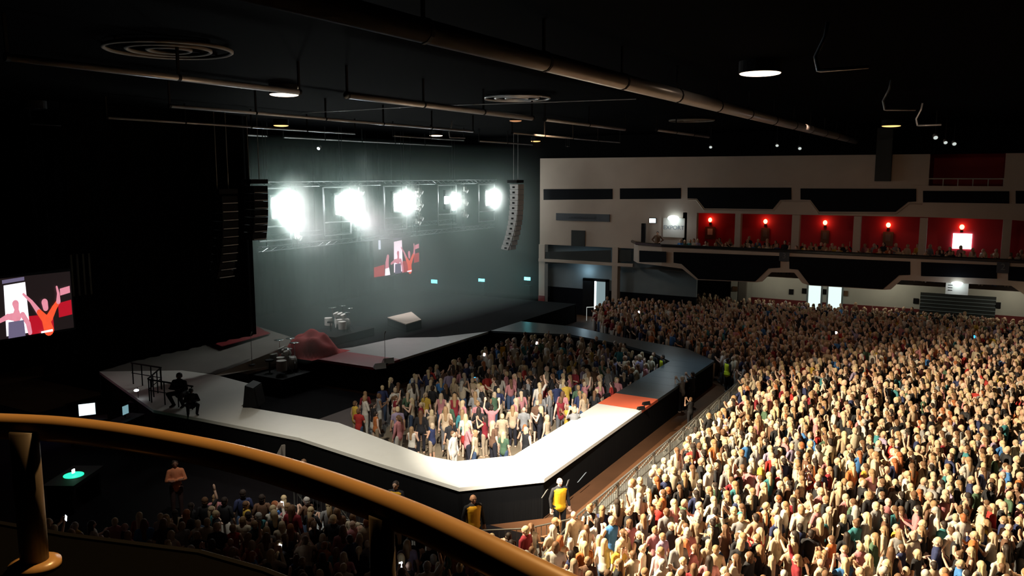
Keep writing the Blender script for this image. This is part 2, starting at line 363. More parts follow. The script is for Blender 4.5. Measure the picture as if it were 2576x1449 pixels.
plate('alarm_box', 2504, 760, 2517, 776, XB-.02, 'black', 'black box on pale wall right of the grey shutter', 'box')
p = onX(2316, 735, XB-.05); q = onX(2500, 800, XB-.05)
def shut(o, w, h):
    mb = MB()
    for k in range(9): mb.box((-.1, 0, h*k/9), (-.05, w, h*k/9+.04))
    mb.build('slats', 'cool_wall', o)
plate('roller_shutter', 2316, 735, 2500, 830, XB-.02, 'green_grey', 'wide grey-green roller shutter in the wall under the balcony', 'shutter', extra=shut)
# ------------------------------------------------------------------ signs and lamps on the right wall
def exit_sign(x, y, w, h, X, m, lab, grp=None):
    p = onX(x-w/2, y-h/2, X); q = onX(x+w/2, y+h/2, X)
    e = empty('exit_sign', (X, q.y, q.z), lab, 'exit sign', grp); ww, hh = p.y-q.y, p.z-q.z
    bx(((-.02, -.04, -.04), (.06, ww+.04, hh+.04))).build('housing', 'black', e)
    bx(((-.06, 0, 0), (-.02, ww, hh))).build('lit_panel', m, e)
exit_sign(1093, 708, 15, 10, XW+.1, 'exit_cyan', 'glowing cyan exit sign nearest the video screen at the stage rear')
exit_sign(1212, 705, 15, 9, XW+.1, 'exit_cyan', 'glowing cyan exit sign in the middle of the stage rear')
exit_sign(1327, 701, 15, 9, XW+.1, 'exit_cyan', 'glowing cyan exit sign beside the beige wall corner')
exit_sign(1642, 555, 15, 11, XW-.1, 'exit_white', 'glowing pale blue exit sign above the balcony guard')
lamp('POINT', 'exit_glow', onX(1327, 701, XW-.5), None, (.2, .9, 1), 9, soft=.1)
lamp('POINT', 'exit_glow', onX(1212, 705, XW-.5), None, (.2, .9, 1), 9, soft=.1)
lamp('POINT', 'exit_glow', onX(1093, 708, XW-.5), None, (.2, .9, 1), 9, soft=.1)
def banner(o, w, h): text_mesh('lettering', 'motorpoint.co.uk', h*.62, 'sign_letter', o, Vector((-.07, w/2, h*.5)), (0, -1, 0), (0, 0, 1))
plate('sign_board', 1400, 536, 1534, 558, XW-.02, 'sign_board', 'long dark sign with pale web address on the beige wall', 'sign', th=.08, extra=banner)
plate('speaker_grille', 1438, 579, 1472, 620, XW-.02, 'green_grey', 'dark square panel on beige wall below the long sign', 'panel')
def pos(o, w, h): text_mesh('lettering', 'EXPORT', h*.3, 'cool_wall', o, Vector((-.06, w/2, h*.5)), (0, -1, 0), (0, 0, 1))
plate('poster', 1669, 548, 1722, 598, XW-.02, 'paper', 'large pale poster lit by a lamp on the balcony side wall', 'poster', extra=pos)
lp = onX(1694, 549, XW-.3)
e = empty('poster_lamp', lp, 'bright white lamp over the pale poster beside the red balcony', 'lamp')
mb = MB(); mb.ell((0, 0, 0), (.16, .42, .2)); mb.build('bulb', 'cool_glow', e, True)
bx(((0.1, -.05, -.03), (.3, .05, .03))).build('bracket', 'black', e)
lamp('POINT', 'poster_lamp_light', lp+Vector((-.15, 0, -.1)), None, (.85, .95, 1), 28, soft=.12)
p = onX(1619, 562, XW-.3)
tag(bx(((-.12, -.12, 0), (.12, .12, p.z-ZD))).build('speaker_pole', 'black', None, False, (p.x, p.y, ZD)), 'black upright pole on the balcony end beside the guard', 'pole')
cab = [(1787, 553, 'first beside the lit poster'), (1926, 557, 'second from the lit poster'), (2076, 560, 'third from the lit poster'), (2235, 566, 'fourth from the lit poster'), (2420, 571, 'above the bright doorway')]
for i, (x, y, lab) in enumerate(cab):
    p = onX(x, y, XR-.12)
    e = empty('wall_sconce', p, 'small orange glowing lamp on the red balcony wall, '+lab, 'lamp')
    mb = MB(); mb.ell((-.05, 0, 0), (.12, .14, .16)); mb.build('lamp_shade', 'sconce', e, True)
    bx(((-.02, -.08, -.35), (.1, .08, -.2))).build('bracket', 'black', e)
    lamp('POINT', 'sconce_light', p+Vector((-.35, 0, 0)), None, (1, .25, .12), 4.5, soft=.12)
for i, (a, b, t, m, lab) in enumerate([(1775, 1800, 570, 'paper', 1), (1916, 1936, 573, 'paper', 2), (2066, 2086, 579, 'paper', 3), (2222, 2248, 583, 'paper', 4)]):
    p = onX(a, t, XR-.05); q = onX(b, t, XR-.05)
    dr = empty('door_%d' % (4+i), (XR-.05, q.y, ZD+1.0), None, None); dr['kind'] = 'structure'; del dr['label']
    w_ = p.y-q.y; h_ = p.z-ZD-1.0
    bx(((-.08, 0, 0), (0, w_, h_))).build('door_leaf', 'wood', dr)
    bx(((-.1, w_*.25, h_*.35), (-.08, w_*.75, h_*.85))).build('pale_panel', 'paper' if i == 0 else 'stone_dark', dr)
p = onX(2398, 587, XR-.05); q = onX(2443, 625, XR-.05)
dr = empty('door_8', (XR-.05, q.y, ZD+1), None, None); dr['kind'] = 'structure'; del dr['label']
bx(((-.03, 0, 0), (0.02, p.y-q.y, p.z-ZD-1))).build('glowing_opening', 'cool_glow', dr)
def nlab(x, y, s, lab):
    p = onX(x, y, XF-.08)
    e = empty('block_sign', p, lab, 'sign')
    bx(((-.03, -.3, -.32), (.04, .3, .32))).build('board', 'sign_board', e)
    text_mesh('numeral', s, .5, 'sign_letter', e, Vector((-.04, 0, 0)), (0, -1, 0), (0, 0, 1))
nlab(1973, 644, '3', 'small dark block number sign on the balcony front nearest the stage')
nlab(2523, 672, '2', 'small dark block number sign on the balcony front farthest from the stage')
p = onX(2380, 708, XF+.05); q = onX(2435, 743, XF+.05); sw, sh = p.y-q.y, p.z-q.z; p = Vector((XF+.05, (p.y+q.y)/2, q.z))
e = empty('menu_sign', p, 'bright bluish-white lit board hanging below the balcony front', 'sign')
bx(((0, -sw/2, 0), (.08, sw/2, sh))).build('board', 'paper', e)
mb = MB()
for k in range(3): mb.box((-.02, sw*.2, sh*(.3+k*.2)), (0, sw*.4, sh*(.35+k*.2)))
mb.build('text_lines', 'black', e)
mb = MB(); mb.ell((-.25, 0, sh*.95), (.12, .3, .1)); mb.build('lamp', 'cool_glow', e, True)
lamp('POINT', 'bar_sign_light', p+Vector((-.5, 0, sh*.75)), None, (.8, .93, 1), 10, soft=.12)
for x, y, pw in ((2050, 730, 30), (2230, 735, 70), (2550, 770, 60), (1930, 725, 36)):
    lamp('POINT', 'under_balcony_light', onX(x, y, XB-2.2)+Vector((0, 0, .8)), None, (1, .95, .75), pw, soft=.3)
lamp('POINT', 'recess_light', (XW+.3, 25.5, 3.4), None, (.6, .85, 1), 24, soft=.3)

# ------------------------------------------------------------------ ceiling: ducts, round lamps, rings, brackets
ZC = 12.55
beams = [(690, -5, 2150, 348, .18, 'large pale round duct crossing the dark ceiling'),
 (-10, 147, 778, 230, .07, 'thin duct on the ceiling above the lower left lamps'), (865, 240, 1345, 297, .09, 'bright grey duct on the ceiling above the stage front'),
 (1350, 301, 1590, 325, .07, 'dull grey duct past the ring vent toward the beige wall'), (1632, 327, 1800, 344, .07, 'short grey duct near the beige wall top'),
 (400, 268, 1212, 330, .055, 'long thin duct above the lighting pods'), (1270, 335, 1575, 358, .05, 'thin duct end run close to the beige wall'),
 (250, 297, 910, 336, .045, 'narrow duct between the two amber ceiling lamps'), (975, 342, 1180, 353, .04, 'narrow short duct beside an amber lamp over the stage'),
 (90, 310, 660, 343, .045, 'rearmost dark duct above the stage drape'), (720, 345, 1130, 368, .045, 'rearmost duct just above the stage haze'),
 (1205, 355, 1340, 364, .045, 'short duct above the right line array'), (1410, 368, 1590, 378, .045, 'short duct touching the beige wall top')]
for (x0, y0, x1, y1, r, lab) in beams:
    a = onz(x0, y0, ZC); b = onz(x1, y1, ZC); Y = (a.y+b.y)/2
    X1 = min(b.x, 54.6)
    if x0 == 690: a = onz(1330, 145, ZC); Y = a.y; a = Vector((2.5, Y, ZC)); X1 = 54.6
    mb = MB(); n = max(2, int((X1-a.x)/4)+1)
    mb.tube([(0, 0, 0), (X1-a.x, 0, 0)], r, 12)
    e = empty('ceiling_duct', (a.x, Y, ZC), lab, 'duct', 'ducts along the ceiling')
    mb.build('pipe', 'duct', e, True)
    for k in range(n+1):
        mb = MB(); xx = (X1-a.x)*k/n; mb.box((xx-.03, -.02, r*.8), (xx+.03, .02, 13.3-ZC))
        mb.tube([(xx-.04, 0, 0), (xx+.04, 0, 0)], r*1.08, 12); mb.build('hanger', 'black', e)
lamps = [(1912, 187, 105, 'lamp_white', 'largest and nearest glowing ceiling disc, above the crowd'), (715, 240, 74, 'lamp_white', 'warm glowing ceiling disc below the thin duct end'),
 (265, 328, 40, 'lamp_white', 'warm white ceiling disc farthest toward the video screen'), (707, 317, 38, 'lamp_amber', 'amber ceiling disc above the stage drape'),
 (1097, 342, 34, 'lamp_white', 'pinkish white ceiling disc above the stage haze'), (1297, 305, 32, 'lamp_dim', 'dim orange ceiling disc past the ring vent'),
 (1348, 356, 26, 'lamp_amber', 'small amber ceiling disc above the line array'), (1537, 371, 22, 'lamp_amber', 'small amber ceiling disc, first above the beige wall'),
 (1662, 372, 20, 'lamp_amber', 'small amber ceiling disc, second above the beige wall'), (1901, 364, 22, 'lamp_amber', 'small amber ceiling disc, third above the beige wall'),
 (1768, 349, 24, 'lamp_dim', 'dim disc between the amber lamps above the beige wall'), (2242, 318, 46, 'lamp_amber', 'amber ceiling disc, nearest of the row by the glinting spotlights'),
 (2299, 345, 33, 'lamp_dim', 'dim amber disc, second of the row by the glinting spotlights'), (2332, 360, 28, 'lamp_dim', 'dim amber disc, third of the row by the glinting spotlights'),
 (2360, 370, 25, 'lamp_amber', 'farthest amber disc of the row by the glinting spotlights'), (85, 275, 60, 'black_gloss', 'unlit dark ceiling disc at the far left')]
for (x, y, w_, m, lab) in lamps:
    p = onz(x, y, 12.98); r = w_*topx(p)[2]/F_PX/2
    e = empty('ceiling_lamp', p, lab, 'ceiling lamp', 'round lamps set in the ceiling')
    mb = MB(); mb.ell((0, 0, .02), (r*.96, r*.96, .055), 28, 10); mb.build('diffuser', m, e)
    mb = MB(); mb.cyl((0, 0, .03), (0, 0, .32), r, 28); mb.build('housing', 'black', e)
for (x, y, w_, lab) in [(425, 125, 300, 'largest round ring vent on the ceiling, dim'), (1300, 247, 165, 'bright-edged round ring vent above the stage front'), (1740, 303, 110, 'small round ring vent nearest the beige wall')]:
    p = onz(x, y, 13.2); r = w_*topx(p)[2]/F_PX/2
    e = empty('ring_vent', p, lab, 'vent', 'round ring vents in the ceiling')
    for k, rr in enumerate((1, .66, .34)):
        mb = MB(); mb.tube([(r*rr*math.cos(q), r*rr*math.sin(q), 0) for q in [2*math.pi*j/40 for j in range(40)]], .045, 6, closed=True)
        mb.build('ring', 'duct' if x == 1300 else 'stone_dark', e, True)
    mb = MB()
    for k in range(4): mb.box((-r, -.02, .03), (r, .02, .1)) if k == 0 else mb.box((-.02, -r, .03), (.02, r, .1)) if k == 1 else None
    mb.build('cross_bar', 'black', e)
for (x0, y0, x1, y1, hx, hy, lab) in [(2058, 178, 2185, 168, 2080, 110, 'bent pipe bracket hanging right of the largest ceiling disc'),
    (2226, 276, 2303, 276, 2258, 225, 'bent pipe bracket above the amber ceiling disc row'), (2308, 316, 2368, 314, 2345, 285, 'small bent pipe bracket above the glinting spotlights'), (1132, 346, 1170, 347, 1136, 332, 'small bracket hanging by the pinkish ceiling disc')]:
    a = onz(x0, y0, 12.4); b = onz(x1, y1, 12.4); c = Vector((a.x+(b.x-a.x)*.15, a.y+(b.y-a.y)*.15, 13.25))
    mb = MB(); mb.tube([b, a+(b-a)*.05, a, a+(c-a)*.3+Vector((0, .1, 0)), a+(c-a)*.7, c], .035, 8)
    o = mb.build('ceiling_bracket', 'duct', None, True); tag(o, lab, 'bracket', 'pipe brackets under the ceiling')
for (x, y, w_, lab) in [(2353, 343, 13, 'brightest glinting spotlight under the dark ceiling corner'), (2378, 356, 11, 'dull spotlight just right of the brightest glint'), (2400, 359, 12, 'glinting spotlight, middle of the descending ceiling row'),
    (2398, 368, 11, 'spotlight hanging directly below the middle glinting one'), (2425, 379, 9, 'lowest spotlight of the descending ceiling row'), (2012, 371, 10, 'lone glinting spotlight above the dark trapezoid panel'), (2073, 381, 11, 'flat glinting spotlight just above the beige wall top'), (1955, 364, 9, 'small spotlight beside an amber ceiling disc'),
    (1788, 368, 9, 'narrow glinting spotlight above the first trapezoid panel'), (803, 371, 10, 'single small white spotlight above the second pod')]:
    p = onz(x, y, 12.2); r = w_*topx(p)[2]/F_PX/2
    e = empty('ceiling_spotlight', p, lab, 'spotlight', 'small spotlights hung under the ceiling')
    d = Vector((-.8, -.2, -.55)).normalized()
    mb = MB(); mb.tube([-d*r*1.6, -d*r, Vector((0, 0, 0)), d*r], [r*.3, r*.75, r*.9, r], 12); mb.build('can', 'duct', e, True)
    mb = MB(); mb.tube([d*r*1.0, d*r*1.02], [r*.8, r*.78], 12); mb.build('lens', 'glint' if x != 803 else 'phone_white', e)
    mb = MB(); mb.tube([(0, 0, r*.8), (0, 0, 13.3-p.z)], .02, 6); mb.build('drop_rod', 'black', e)
for (x0, y0, x1, y1, lab) in [(1100, 266, 1600, 249, 'thin cable stretched across the ceiling below the ring vent'), (760, 284, 1045, 268, 'thin cable crossing the ceiling ducts over the stage')]:
    mb = MB(); mb.tube([onz(x0, y0, 12.75), onz((x0+x1)/2, (y0+y1)/2+.5, 12.73), onz(x1, y1, 12.75)], .018, 5)
    tag(mb.build('ceiling_cable', 'duct'), lab, 'cable', 'cables under the ceiling')
# ------------------------------------------------------------------ stage, catwalk, ramp
DZ = 1.3
cw = empty('catwalk', (0, 0, 0), 'long raised white, red and black catwalk ringing the fan pit', 'catwalk')
def deck(polys, name, m, parent, z=DZ, t=.12):
    mb = MB()
    for P in polys: mb.slab([(x, y, z-t) for x, y in P], (0, 0, t))
    return mb.build(name, m, parent)
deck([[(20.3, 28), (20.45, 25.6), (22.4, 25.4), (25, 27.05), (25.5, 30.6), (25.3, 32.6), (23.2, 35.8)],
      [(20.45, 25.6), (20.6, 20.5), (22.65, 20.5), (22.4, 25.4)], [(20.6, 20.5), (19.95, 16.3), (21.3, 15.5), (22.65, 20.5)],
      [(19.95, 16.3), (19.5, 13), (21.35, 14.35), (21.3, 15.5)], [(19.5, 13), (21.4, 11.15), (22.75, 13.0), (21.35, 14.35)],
      [(21.4, 11.15), (29.88, 11.25), (29.88, 13.15), (22.75, 13.0)]], 'white_deck', 'deck_lit_white', cw)  # projected light on the catwalk put into deck colours: white, red, black
deck([[(29.88, 11.25), (31.75, 11.25), (31.75, 13.15), (29.88, 13.15)]], 'red_deck', 'deck_lit_red', cw)
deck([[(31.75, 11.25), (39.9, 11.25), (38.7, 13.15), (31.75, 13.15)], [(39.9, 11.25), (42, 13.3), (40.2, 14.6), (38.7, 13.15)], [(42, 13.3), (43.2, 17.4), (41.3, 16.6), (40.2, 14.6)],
      [(43.2, 17.4), (44.9, 21.5), (42.5, 20.5), (41.3, 16.6)], [(44.9, 21.5), (44.9, 25.1), (41.2, 25.1), (42.5, 20.5)]], 'black_deck', 'deck_unlit_black', cw)
outer = [(23.2, 35.8), (20.3, 28), (20.45, 25.6), (20.6, 20.5), (19.95, 16.3), (19.5, 13), (21.4, 11.15), (39.9, 11.25), (42, 13.3), (43.2, 17.4), (44.9, 21.5), (44.9, 25.1)]
inner = [(25.5, 30.6), (25, 27.05), (22.4, 25.4), (22.65, 20.5), (21.3, 15.5), (21.35, 14.35), (22.75, 13.0), (38.7, 13.15), (40.2, 14.6), (41.3, 16.6), (42.5, 20.5), (41.2, 25.1)]
mb = MB()
for L, sg in ((outer, 1), (inner, -1)):
    for a, b in zip(L, L[1:]):
        a = Vector((*a, 0)); b = Vector((*b, 0)); n = Vector((b.y-a.y, a.x-b.x, 0)).normalized()*-.06*sg
        a2, b2 = a+n, b+n
        mb.slab([a2, b2, b2+Vector((0, 0, DZ-.125)), a2+Vector((0, 0, DZ-.125))], n*.5)
mb.build('skirt', 'skirt', cw)
for X in np.arange(32.9, 39, 1.22): bx(((X, 11.26, DZ), (X+.014, 13.14, DZ+.003))).build('seam', 'steel', cw)
for (x0, y0, x1, y1) in [(1453, 1214, 1473, 1190), (1424, 1225, 1430, 1208), (1363, 1253, 1376, 1233)]:
    a = onY(x0, y0, 11.0); b = onY(x1, y1, 11.0); mb = MB(); mb.slab([a, b, b+Vector((.09, 0, 0)), a+Vector((.09, 0, 0))], (0, .02, 0)); mb.build('tape_strip', 'caught_light' if x0 == 1453 else 'steel', cw)
st = empty('main_stage', (0, 0, 0), 'grey main stage floor with a dark red stripe beyond the fan pit', 'stage')
deck([[(32.4, 25.1), (40.9, 25.1), (38.0, 26.75), (36.7, 28.6), (33.4, 29.1), (32.4, 29.6)]], 'grey_deck', 'deck_grey', st)
deck([[(30.3, 25.1), (32.4, 25.1), (32.4, 30.4), (30.3, 30.4)]], 'red_stripe', 'stage_red', st)
deck([[(32.4, 29.6), (33.4, 29.1), (36.7, 28.6), (38.0, 26.75), (40.9, 25.1), (44.9, 25.1), (44.9, 27), (53, 27), (53, 41), (25, 41), (25, 34.5), (32.4, 34.5)]], 'black_deck', 'skirt', st)
deck([[(44.9, 27), (44.9, 25.1), (53, 25.1), (53, 27)]], 'black_deck', 'skirt', st)
bx(((30.3, 25.12, 0), (53, 25.2, DZ-.13)), ((30.32, 25.1, 0), (30.4, 31, DZ-.13)), ((53, 25.1, 0), (53.1, 41, DZ-.13))).build('skirt', 'skirt', st)
rp = empty('ramp', (0, 0, 0), 'dim beige ramp rising behind the drum kit at the left stage edge', 'ramp')
mb = MB(); mb.add([(25.3, 32.6, DZ), (25.6, 30.6, DZ), (31.6, 31.0, DZ+.5), (32.5, 35.4, DZ+.75), (23.2, 35.8, DZ)], [(0, 1, 2, 3, 4)]); mb.build('sloping_floor', 'stone_dark', rp)
mb = MB(); mb.add([(25.4, 30.5, DZ), (31.6, 31.0, DZ+.5), (31.6, 31.0, .7), (25.4, 30.4, DZ-.05)], [(0, 3, 2, 1)]); mb.add([(32.5, 35.4, DZ+.75), (23.2, 35.8, DZ), (23.2, 35.8, 0), (32.5, 35.4, 0)], [(0, 1, 2, 3)]); mb.build('side_face', 'stone', rp)
# drum riser, black risers
tag(bx(((27.8, 28.6, 0), (30.25, 30.9, .8))).build('drum_riser', 'black'), 'low black riser carrying the drum kit beside the red fabric', 'riser')
r2 = empty('stage_riser', (0, 0, 0), 'raised pinkish grey riser at the rear right of the stage', 'riser')
P = [onz(x, y, 1.75) for x, y in [(975, 800), (1035, 786), (1060, 806), (1022, 817)]]
mb = MB(); mb.slab(P, (0, 0, .05)); mb.build('top', 'stone', r2)
mb = MB(); mb.slab([Vector((p.x, p.y, DZ)) for p in P], (0, 0, .44)); mb.build('side', 'black', r2)
tag(bx(((33.3, 30.2, DZ), (36.6, 32.6, DZ+.45))).build('stage_riser', 'black'), 'black band riser behind the grey stage floor, glinting cymbals on it', 'riser')
# red fabric mound
mb = MB(); N = 22
gx = []
for i in range(N+1):
    for j in range(N+1):
        u, v = i/N*2-1, j/N*2-1
        h = max(0, 1-(u*u+v*v))**.6*1.05*(1+.12*math.sin(7*u+3*v)+.08*math.sin(11*v)); h *= 1 if u < .3 else max(0, 1-(u-.3)*1.2)
        gx.append((31.3+u*1.45, 30.0+v*1.35, DZ+.01+h))
mb.add(gx, [(i*(N+1)+j, (i+1)*(N+1)+j, (i+1)*(N+1)+j+1, i*(N+1)+j+1) for i in range(N) for j in range(N)])
tag(mb.build('red_drape_mound', 'red_fabric', None, True), 'heap of draped red fabric at the rear end of the red stripe', 'fabric')
mb = MB(); mb.slab([(28.3, 33.3, DZ+.52), (31.5, 33.2, DZ+.66), (32.3, 35.2, DZ+.78), (28.8, 35.4, DZ+.6)], (0, 0, .04)); tag(mb.build('red_carpet', 'stage_red'), 'dark red carpet piece on the ramp behind the drums', 'carpet')
def drum(mb, c, r, h, ax, mi=0):
    c = Vector(c); ax = Vector(ax).normalized()*h/2
    mb.tube([c-ax, c-ax*.98, c+ax*.98, c+ax], [r*.97, r, r, r*.97], 20, mi)
def drum_kit(loc, rz, lab):
    e = empty('drum_kit', loc, lab, 'drum kit', None, rz)
    for (n, c, r, h, ax) in [('bass_drum', (0, -.35, .32), .31, .42, (0, 1, 0)), ('bass_drum', (.62, -.3, .32), .31, .42, (.3, 1, 0)), ('rack_tom', (-.15, -.2, .82), .15, .2, (0, .4, 1)), ('rack_tom', (.22, -.2, .84), .16, .2, (0, .4, 1)),
                             ('rack_tom', (.55, -.12, .82), .17, .22, (.1, .4, 1)), ('floor_tom', (.85, .25, .42), .22, .42, (0, 0, 1)), ('floor_tom', (-.75, .2, .42), .22, .42, (0, 0, 1)), ('snare_drum', (-.35, .15, .62), .18, .15, (0, 0, 1))]:
        mb = MB(); drum(mb, c, r, h, ax); o = mb.build(n, 'drum_shell', e)
        a = Vector(ax).normalized()*h/2
        for s in (1, -1): mb = MB(); mb.tube([Vector(c)+a*s, Vector(c)+a*s*1.03], r*.95, 20); mb.build('drum_head', 'drum_head', o)
    for (x, y, z, r) in [(-.75, -.1, 1.12, .2), (-.4, -.45, 1.28, .22), (.55, -.5, 1.3, .22), (1.0, -.1, 1.18, .24)]:
        mb = MB(); mb.tube([(x, y, z), (x, y, z+.015), (x, y, z+.03)], [r, r*.55, .03], 20); o = mb.build('cymbal', 'chrome', e, True)
        mb = MB(); mb.tube([(x, y, z), (x, y, .35)], .014, 6)
        for q in (0, 2.1, 4.2): mb.tube([(x, y, .35), (x+.25*math.cos(q), y+.25*math.sin(q), 0)], .01, 5)
        mb.build('stand', 'chrome', e)
    mb = MB(); mb.cyl((0, .55, .5), (0, .55, .56), .18); mb.cyl((0, .55, 0), (0, .55, .5), .03); mb.build('stool', 'black', e)
    return e
k = drum_kit((29.1, 29.9, .8), 1.0, 'pale drum kit beside the red fabric mound'); k.scale = (1.15,)*3
drum_kit((35.0, 31.4, DZ+.45), 1.2, 'distant drum kit with glinting cymbals on the black riser')
for (x, y, lab) in [(969, 916, 'thin microphone stand on the red stripe at the stage edge'), (634, 918, 'microphone stand on the ramp beside the pale drum kit')]:
    p = onz(x, y, DZ); e = empty('microphone_stand', p, lab, 'microphone stand')
    mb = MB(); mb.cyl((0, 0, 0), (0, 0, .03), .15); mb.build('base', 'black', e)
    mb = MB(); mb.cyl((0, 0, .03), (0, 0, 1.5), .012, 8); mb.build('pole', 'steel', e)
    mb = MB(); mb.capsule((0, 0, 1.5), (.05, -.02, 1.62), .016, .028, 8); mb.build('microphone', 'steel', e, True)
for (x, y, lab, m) in [(955, 926, 'small pale wedge monitor at the tip of the red stripe', 'array_white'), (976, 913, 'wedge monitor beside the microphone stand on the red stripe', 'array_white'), (1612, 1030, 'dark wedge on the catwalk where white meets red', 'black'), (1625, 1018, 'dark wedge on the red catwalk panel near its outer edge', 'black'), (640, 1018, 'black speaker box at the inner corner of the white catwalk', 'black'), (1526, 997, 'dark wedge on the inner edge of the red catwalk panel', 'black')]:
    p = onz(x, y, DZ); s = 1.5 if x == 640 else .5 if x in (1612, 1625, 1526) else .9
    mb = MB(); mb.slab([(-.3*s, -.2*s, 0), (-.3*s, .2*s, 0), (-.3*s, .12*s, .3*s if s < 1 else .9), (-.3*s, -.1*s, .12*s if s < 1 else .8)], (.6*s, 0, 0))
    e = empty('wedge_monitor' if s < 1 else 'speaker_box', p, lab, 'speaker', None, 2.6 if s < 1 else .45)
    mb.build('cabinet', m, e)
    mb = MB(); mb.slab([(-.25*s, -.205*s, .02), (.25*s, -.205*s, .02), (.25*s, -.12*s, .11 if s < 1 else .76), (-.25*s, -.12*s, .11 if s < 1 else .76)], (0, -.01, 0)); mb.build('grille', 'steel' if s < 1 else 'black', e)
# handrails on the left arm
for (P, lab) in [([(375, 955), (485, 972)], 'dark handrail on the white deck, nearest the crouching crew'), ([(330, 913), (405, 925)], 'dark handrail farther back on the white deck'), ([(372, 953), (405, 925)], 'short diagonal handrail joining the two dark rails')]:
    a, b = [onz(x, y, DZ+.95) for x, y in P]
    e = empty('deck_railing', (0, 0, 0), lab, 'railing')
    mb = MB(); mb.tube([a, b], .035, 6); mb.tube([a-Vector((0, 0, .45)), b-Vector((0, 0, .45))], .02, 6); mb.build('bars', 'black', e)
    for k in range(4):
        p = a+(b-a)*(k+.1)/3.2; mb = MB(); mb.tube([p, (p.x, p.y, DZ)], .028, 6); mb.build('post', 'black', e)
# pale hinged panel beside the left arm
mb = MB(); a = onz(685, 1166, .35); b = onz(718, 1168, .25); c = onz(718, 1120, .9)
mb.slab([a, b, c+Vector((0, 0, .0)), onz(708, 1122, .9), onz(706, 1150, .6)], (.05, .05, .02)); tag(mb.build('access_panel', 'stone_dark'), 'pale L-shaped panel against the black side of the catwalk', 'panel')
# control table with monitors on the floor left of the stage
for (x, y, m, w_, h_, lab) in [(219, 1030, 'monitor', .58, .46, 'bright bluish-white computer monitor left of the white deck'), (316, 1031, 'monitor_dim', .34, .34, 'dim blue tilted monitor nearer the white deck')]:
    p = onz(x, y, 1.35); d = (CAM-p); rz = math.atan2(d.x, -d.y) + (0 if w_ > .5 else .9)
    e = empty('computer_monitor', p, lab, 'monitor', None, rz)
    bx(((-w_/2, 0, -h_/2), (w_/2, .01, h_/2))).build('screen', m, e)
    bx(((-w_/2-.03, .01, -h_/2-.03), (w_/2+.03, .05, h_/2+.03))).build('casing', 'black', e)
    bx(((-.03, .03, -h_/2-.15), (.03, .06, -h_/2)), ((-.15, -.08, -h_/2-.17), (.15, .12, -h_/2-.15))).build('stand', 'black', e)
    e2 = empty('control_desk', (p.x, p.y, 0), 'black control desk under the '+('bright' if w_ > .5 else 'dim')+' monitor', 'desk', None, rz)
    zt_ = p.z-h_/2-.17
    bx(((-.7, -.35, zt_-.05), (.7, .4, zt_))).build('top', 'black', e2)
    for sx in (-.65, .6): bx(((sx, -.3, 0), (sx+.05, .35, zt_-.05))).build('leg', 'black', e2)
p = onz(343, 982, 1.7); e = empty('desk_lamp', p, 'small white oval work light above the green-lit desk edge', 'lamp')
mb = MB(); mb.ell((0, 0, 0), (.1, .1, .05)); mb.build('shade', 'phone_white', e, True)
mb = MB(); mb.tube([(0, 0, .03), (.2, .2, .05), (.25, .25, -1.7)], .012, 6); mb.build('arm', 'black', e)
p = onz(350, 1002, 1.1); e = empty('equipment_rack', (p.x, p.y, 0), 'black equipment rack with a tiny green light near the white deck', 'rack', None, .4)
bx(((-.5, -.3, 0), (.5, .3, 1.05))).build('case', 'black_gloss', e); bx(((-.08, -.32, .98), (.12, -.3, 1.03))).build('indicator', 'green_led', e)
p = onz(185, 1192, 1.0); e = empty('lighting_console', (p.x, p.y, 0), 'console with a round glowing green work area', 'console', None, .5)
bx(((-.9, -.5, .82), (.9, .5, .95))).build('top', 'black', e); bx(((-.85, -.4, 0), (-.75, .4, .82))).build('leg', 'black', e); bx(((.75, -.4, 0), (.85, .4, .82))).build('leg', 'black', e)
mb = MB(); mb.cyl((0, 0, .95), (0, 0, .97), .30, 24); mb.cyl((0, .05, .97), (0, .05, 1.03), .08, 10); mb.build('green_panel', 'green_led', e); bx(((-.06, -.02, 1.03), (.06, .02, 1.15))).build('small_screen', 'phone_white', e)
bx(((-.2, .52, .95), (.35, .56, 1.3))).build('tilted_screen', 'monitor_dim', e) if False else None
lamp('POINT', 'green_glow', p+Vector((0, 0, .35)), None, (.02, 1, .4), 2.5, soft=.05)
p = onz(125, 1050, .8); tag(bx(((-.5, -.2, 0), (.5, .2, .5))).build('flight_case', 'violet_led', None, False, (p.x, p.y, 0)), 'case glowing faint violet just above the orange handrail', 'case')

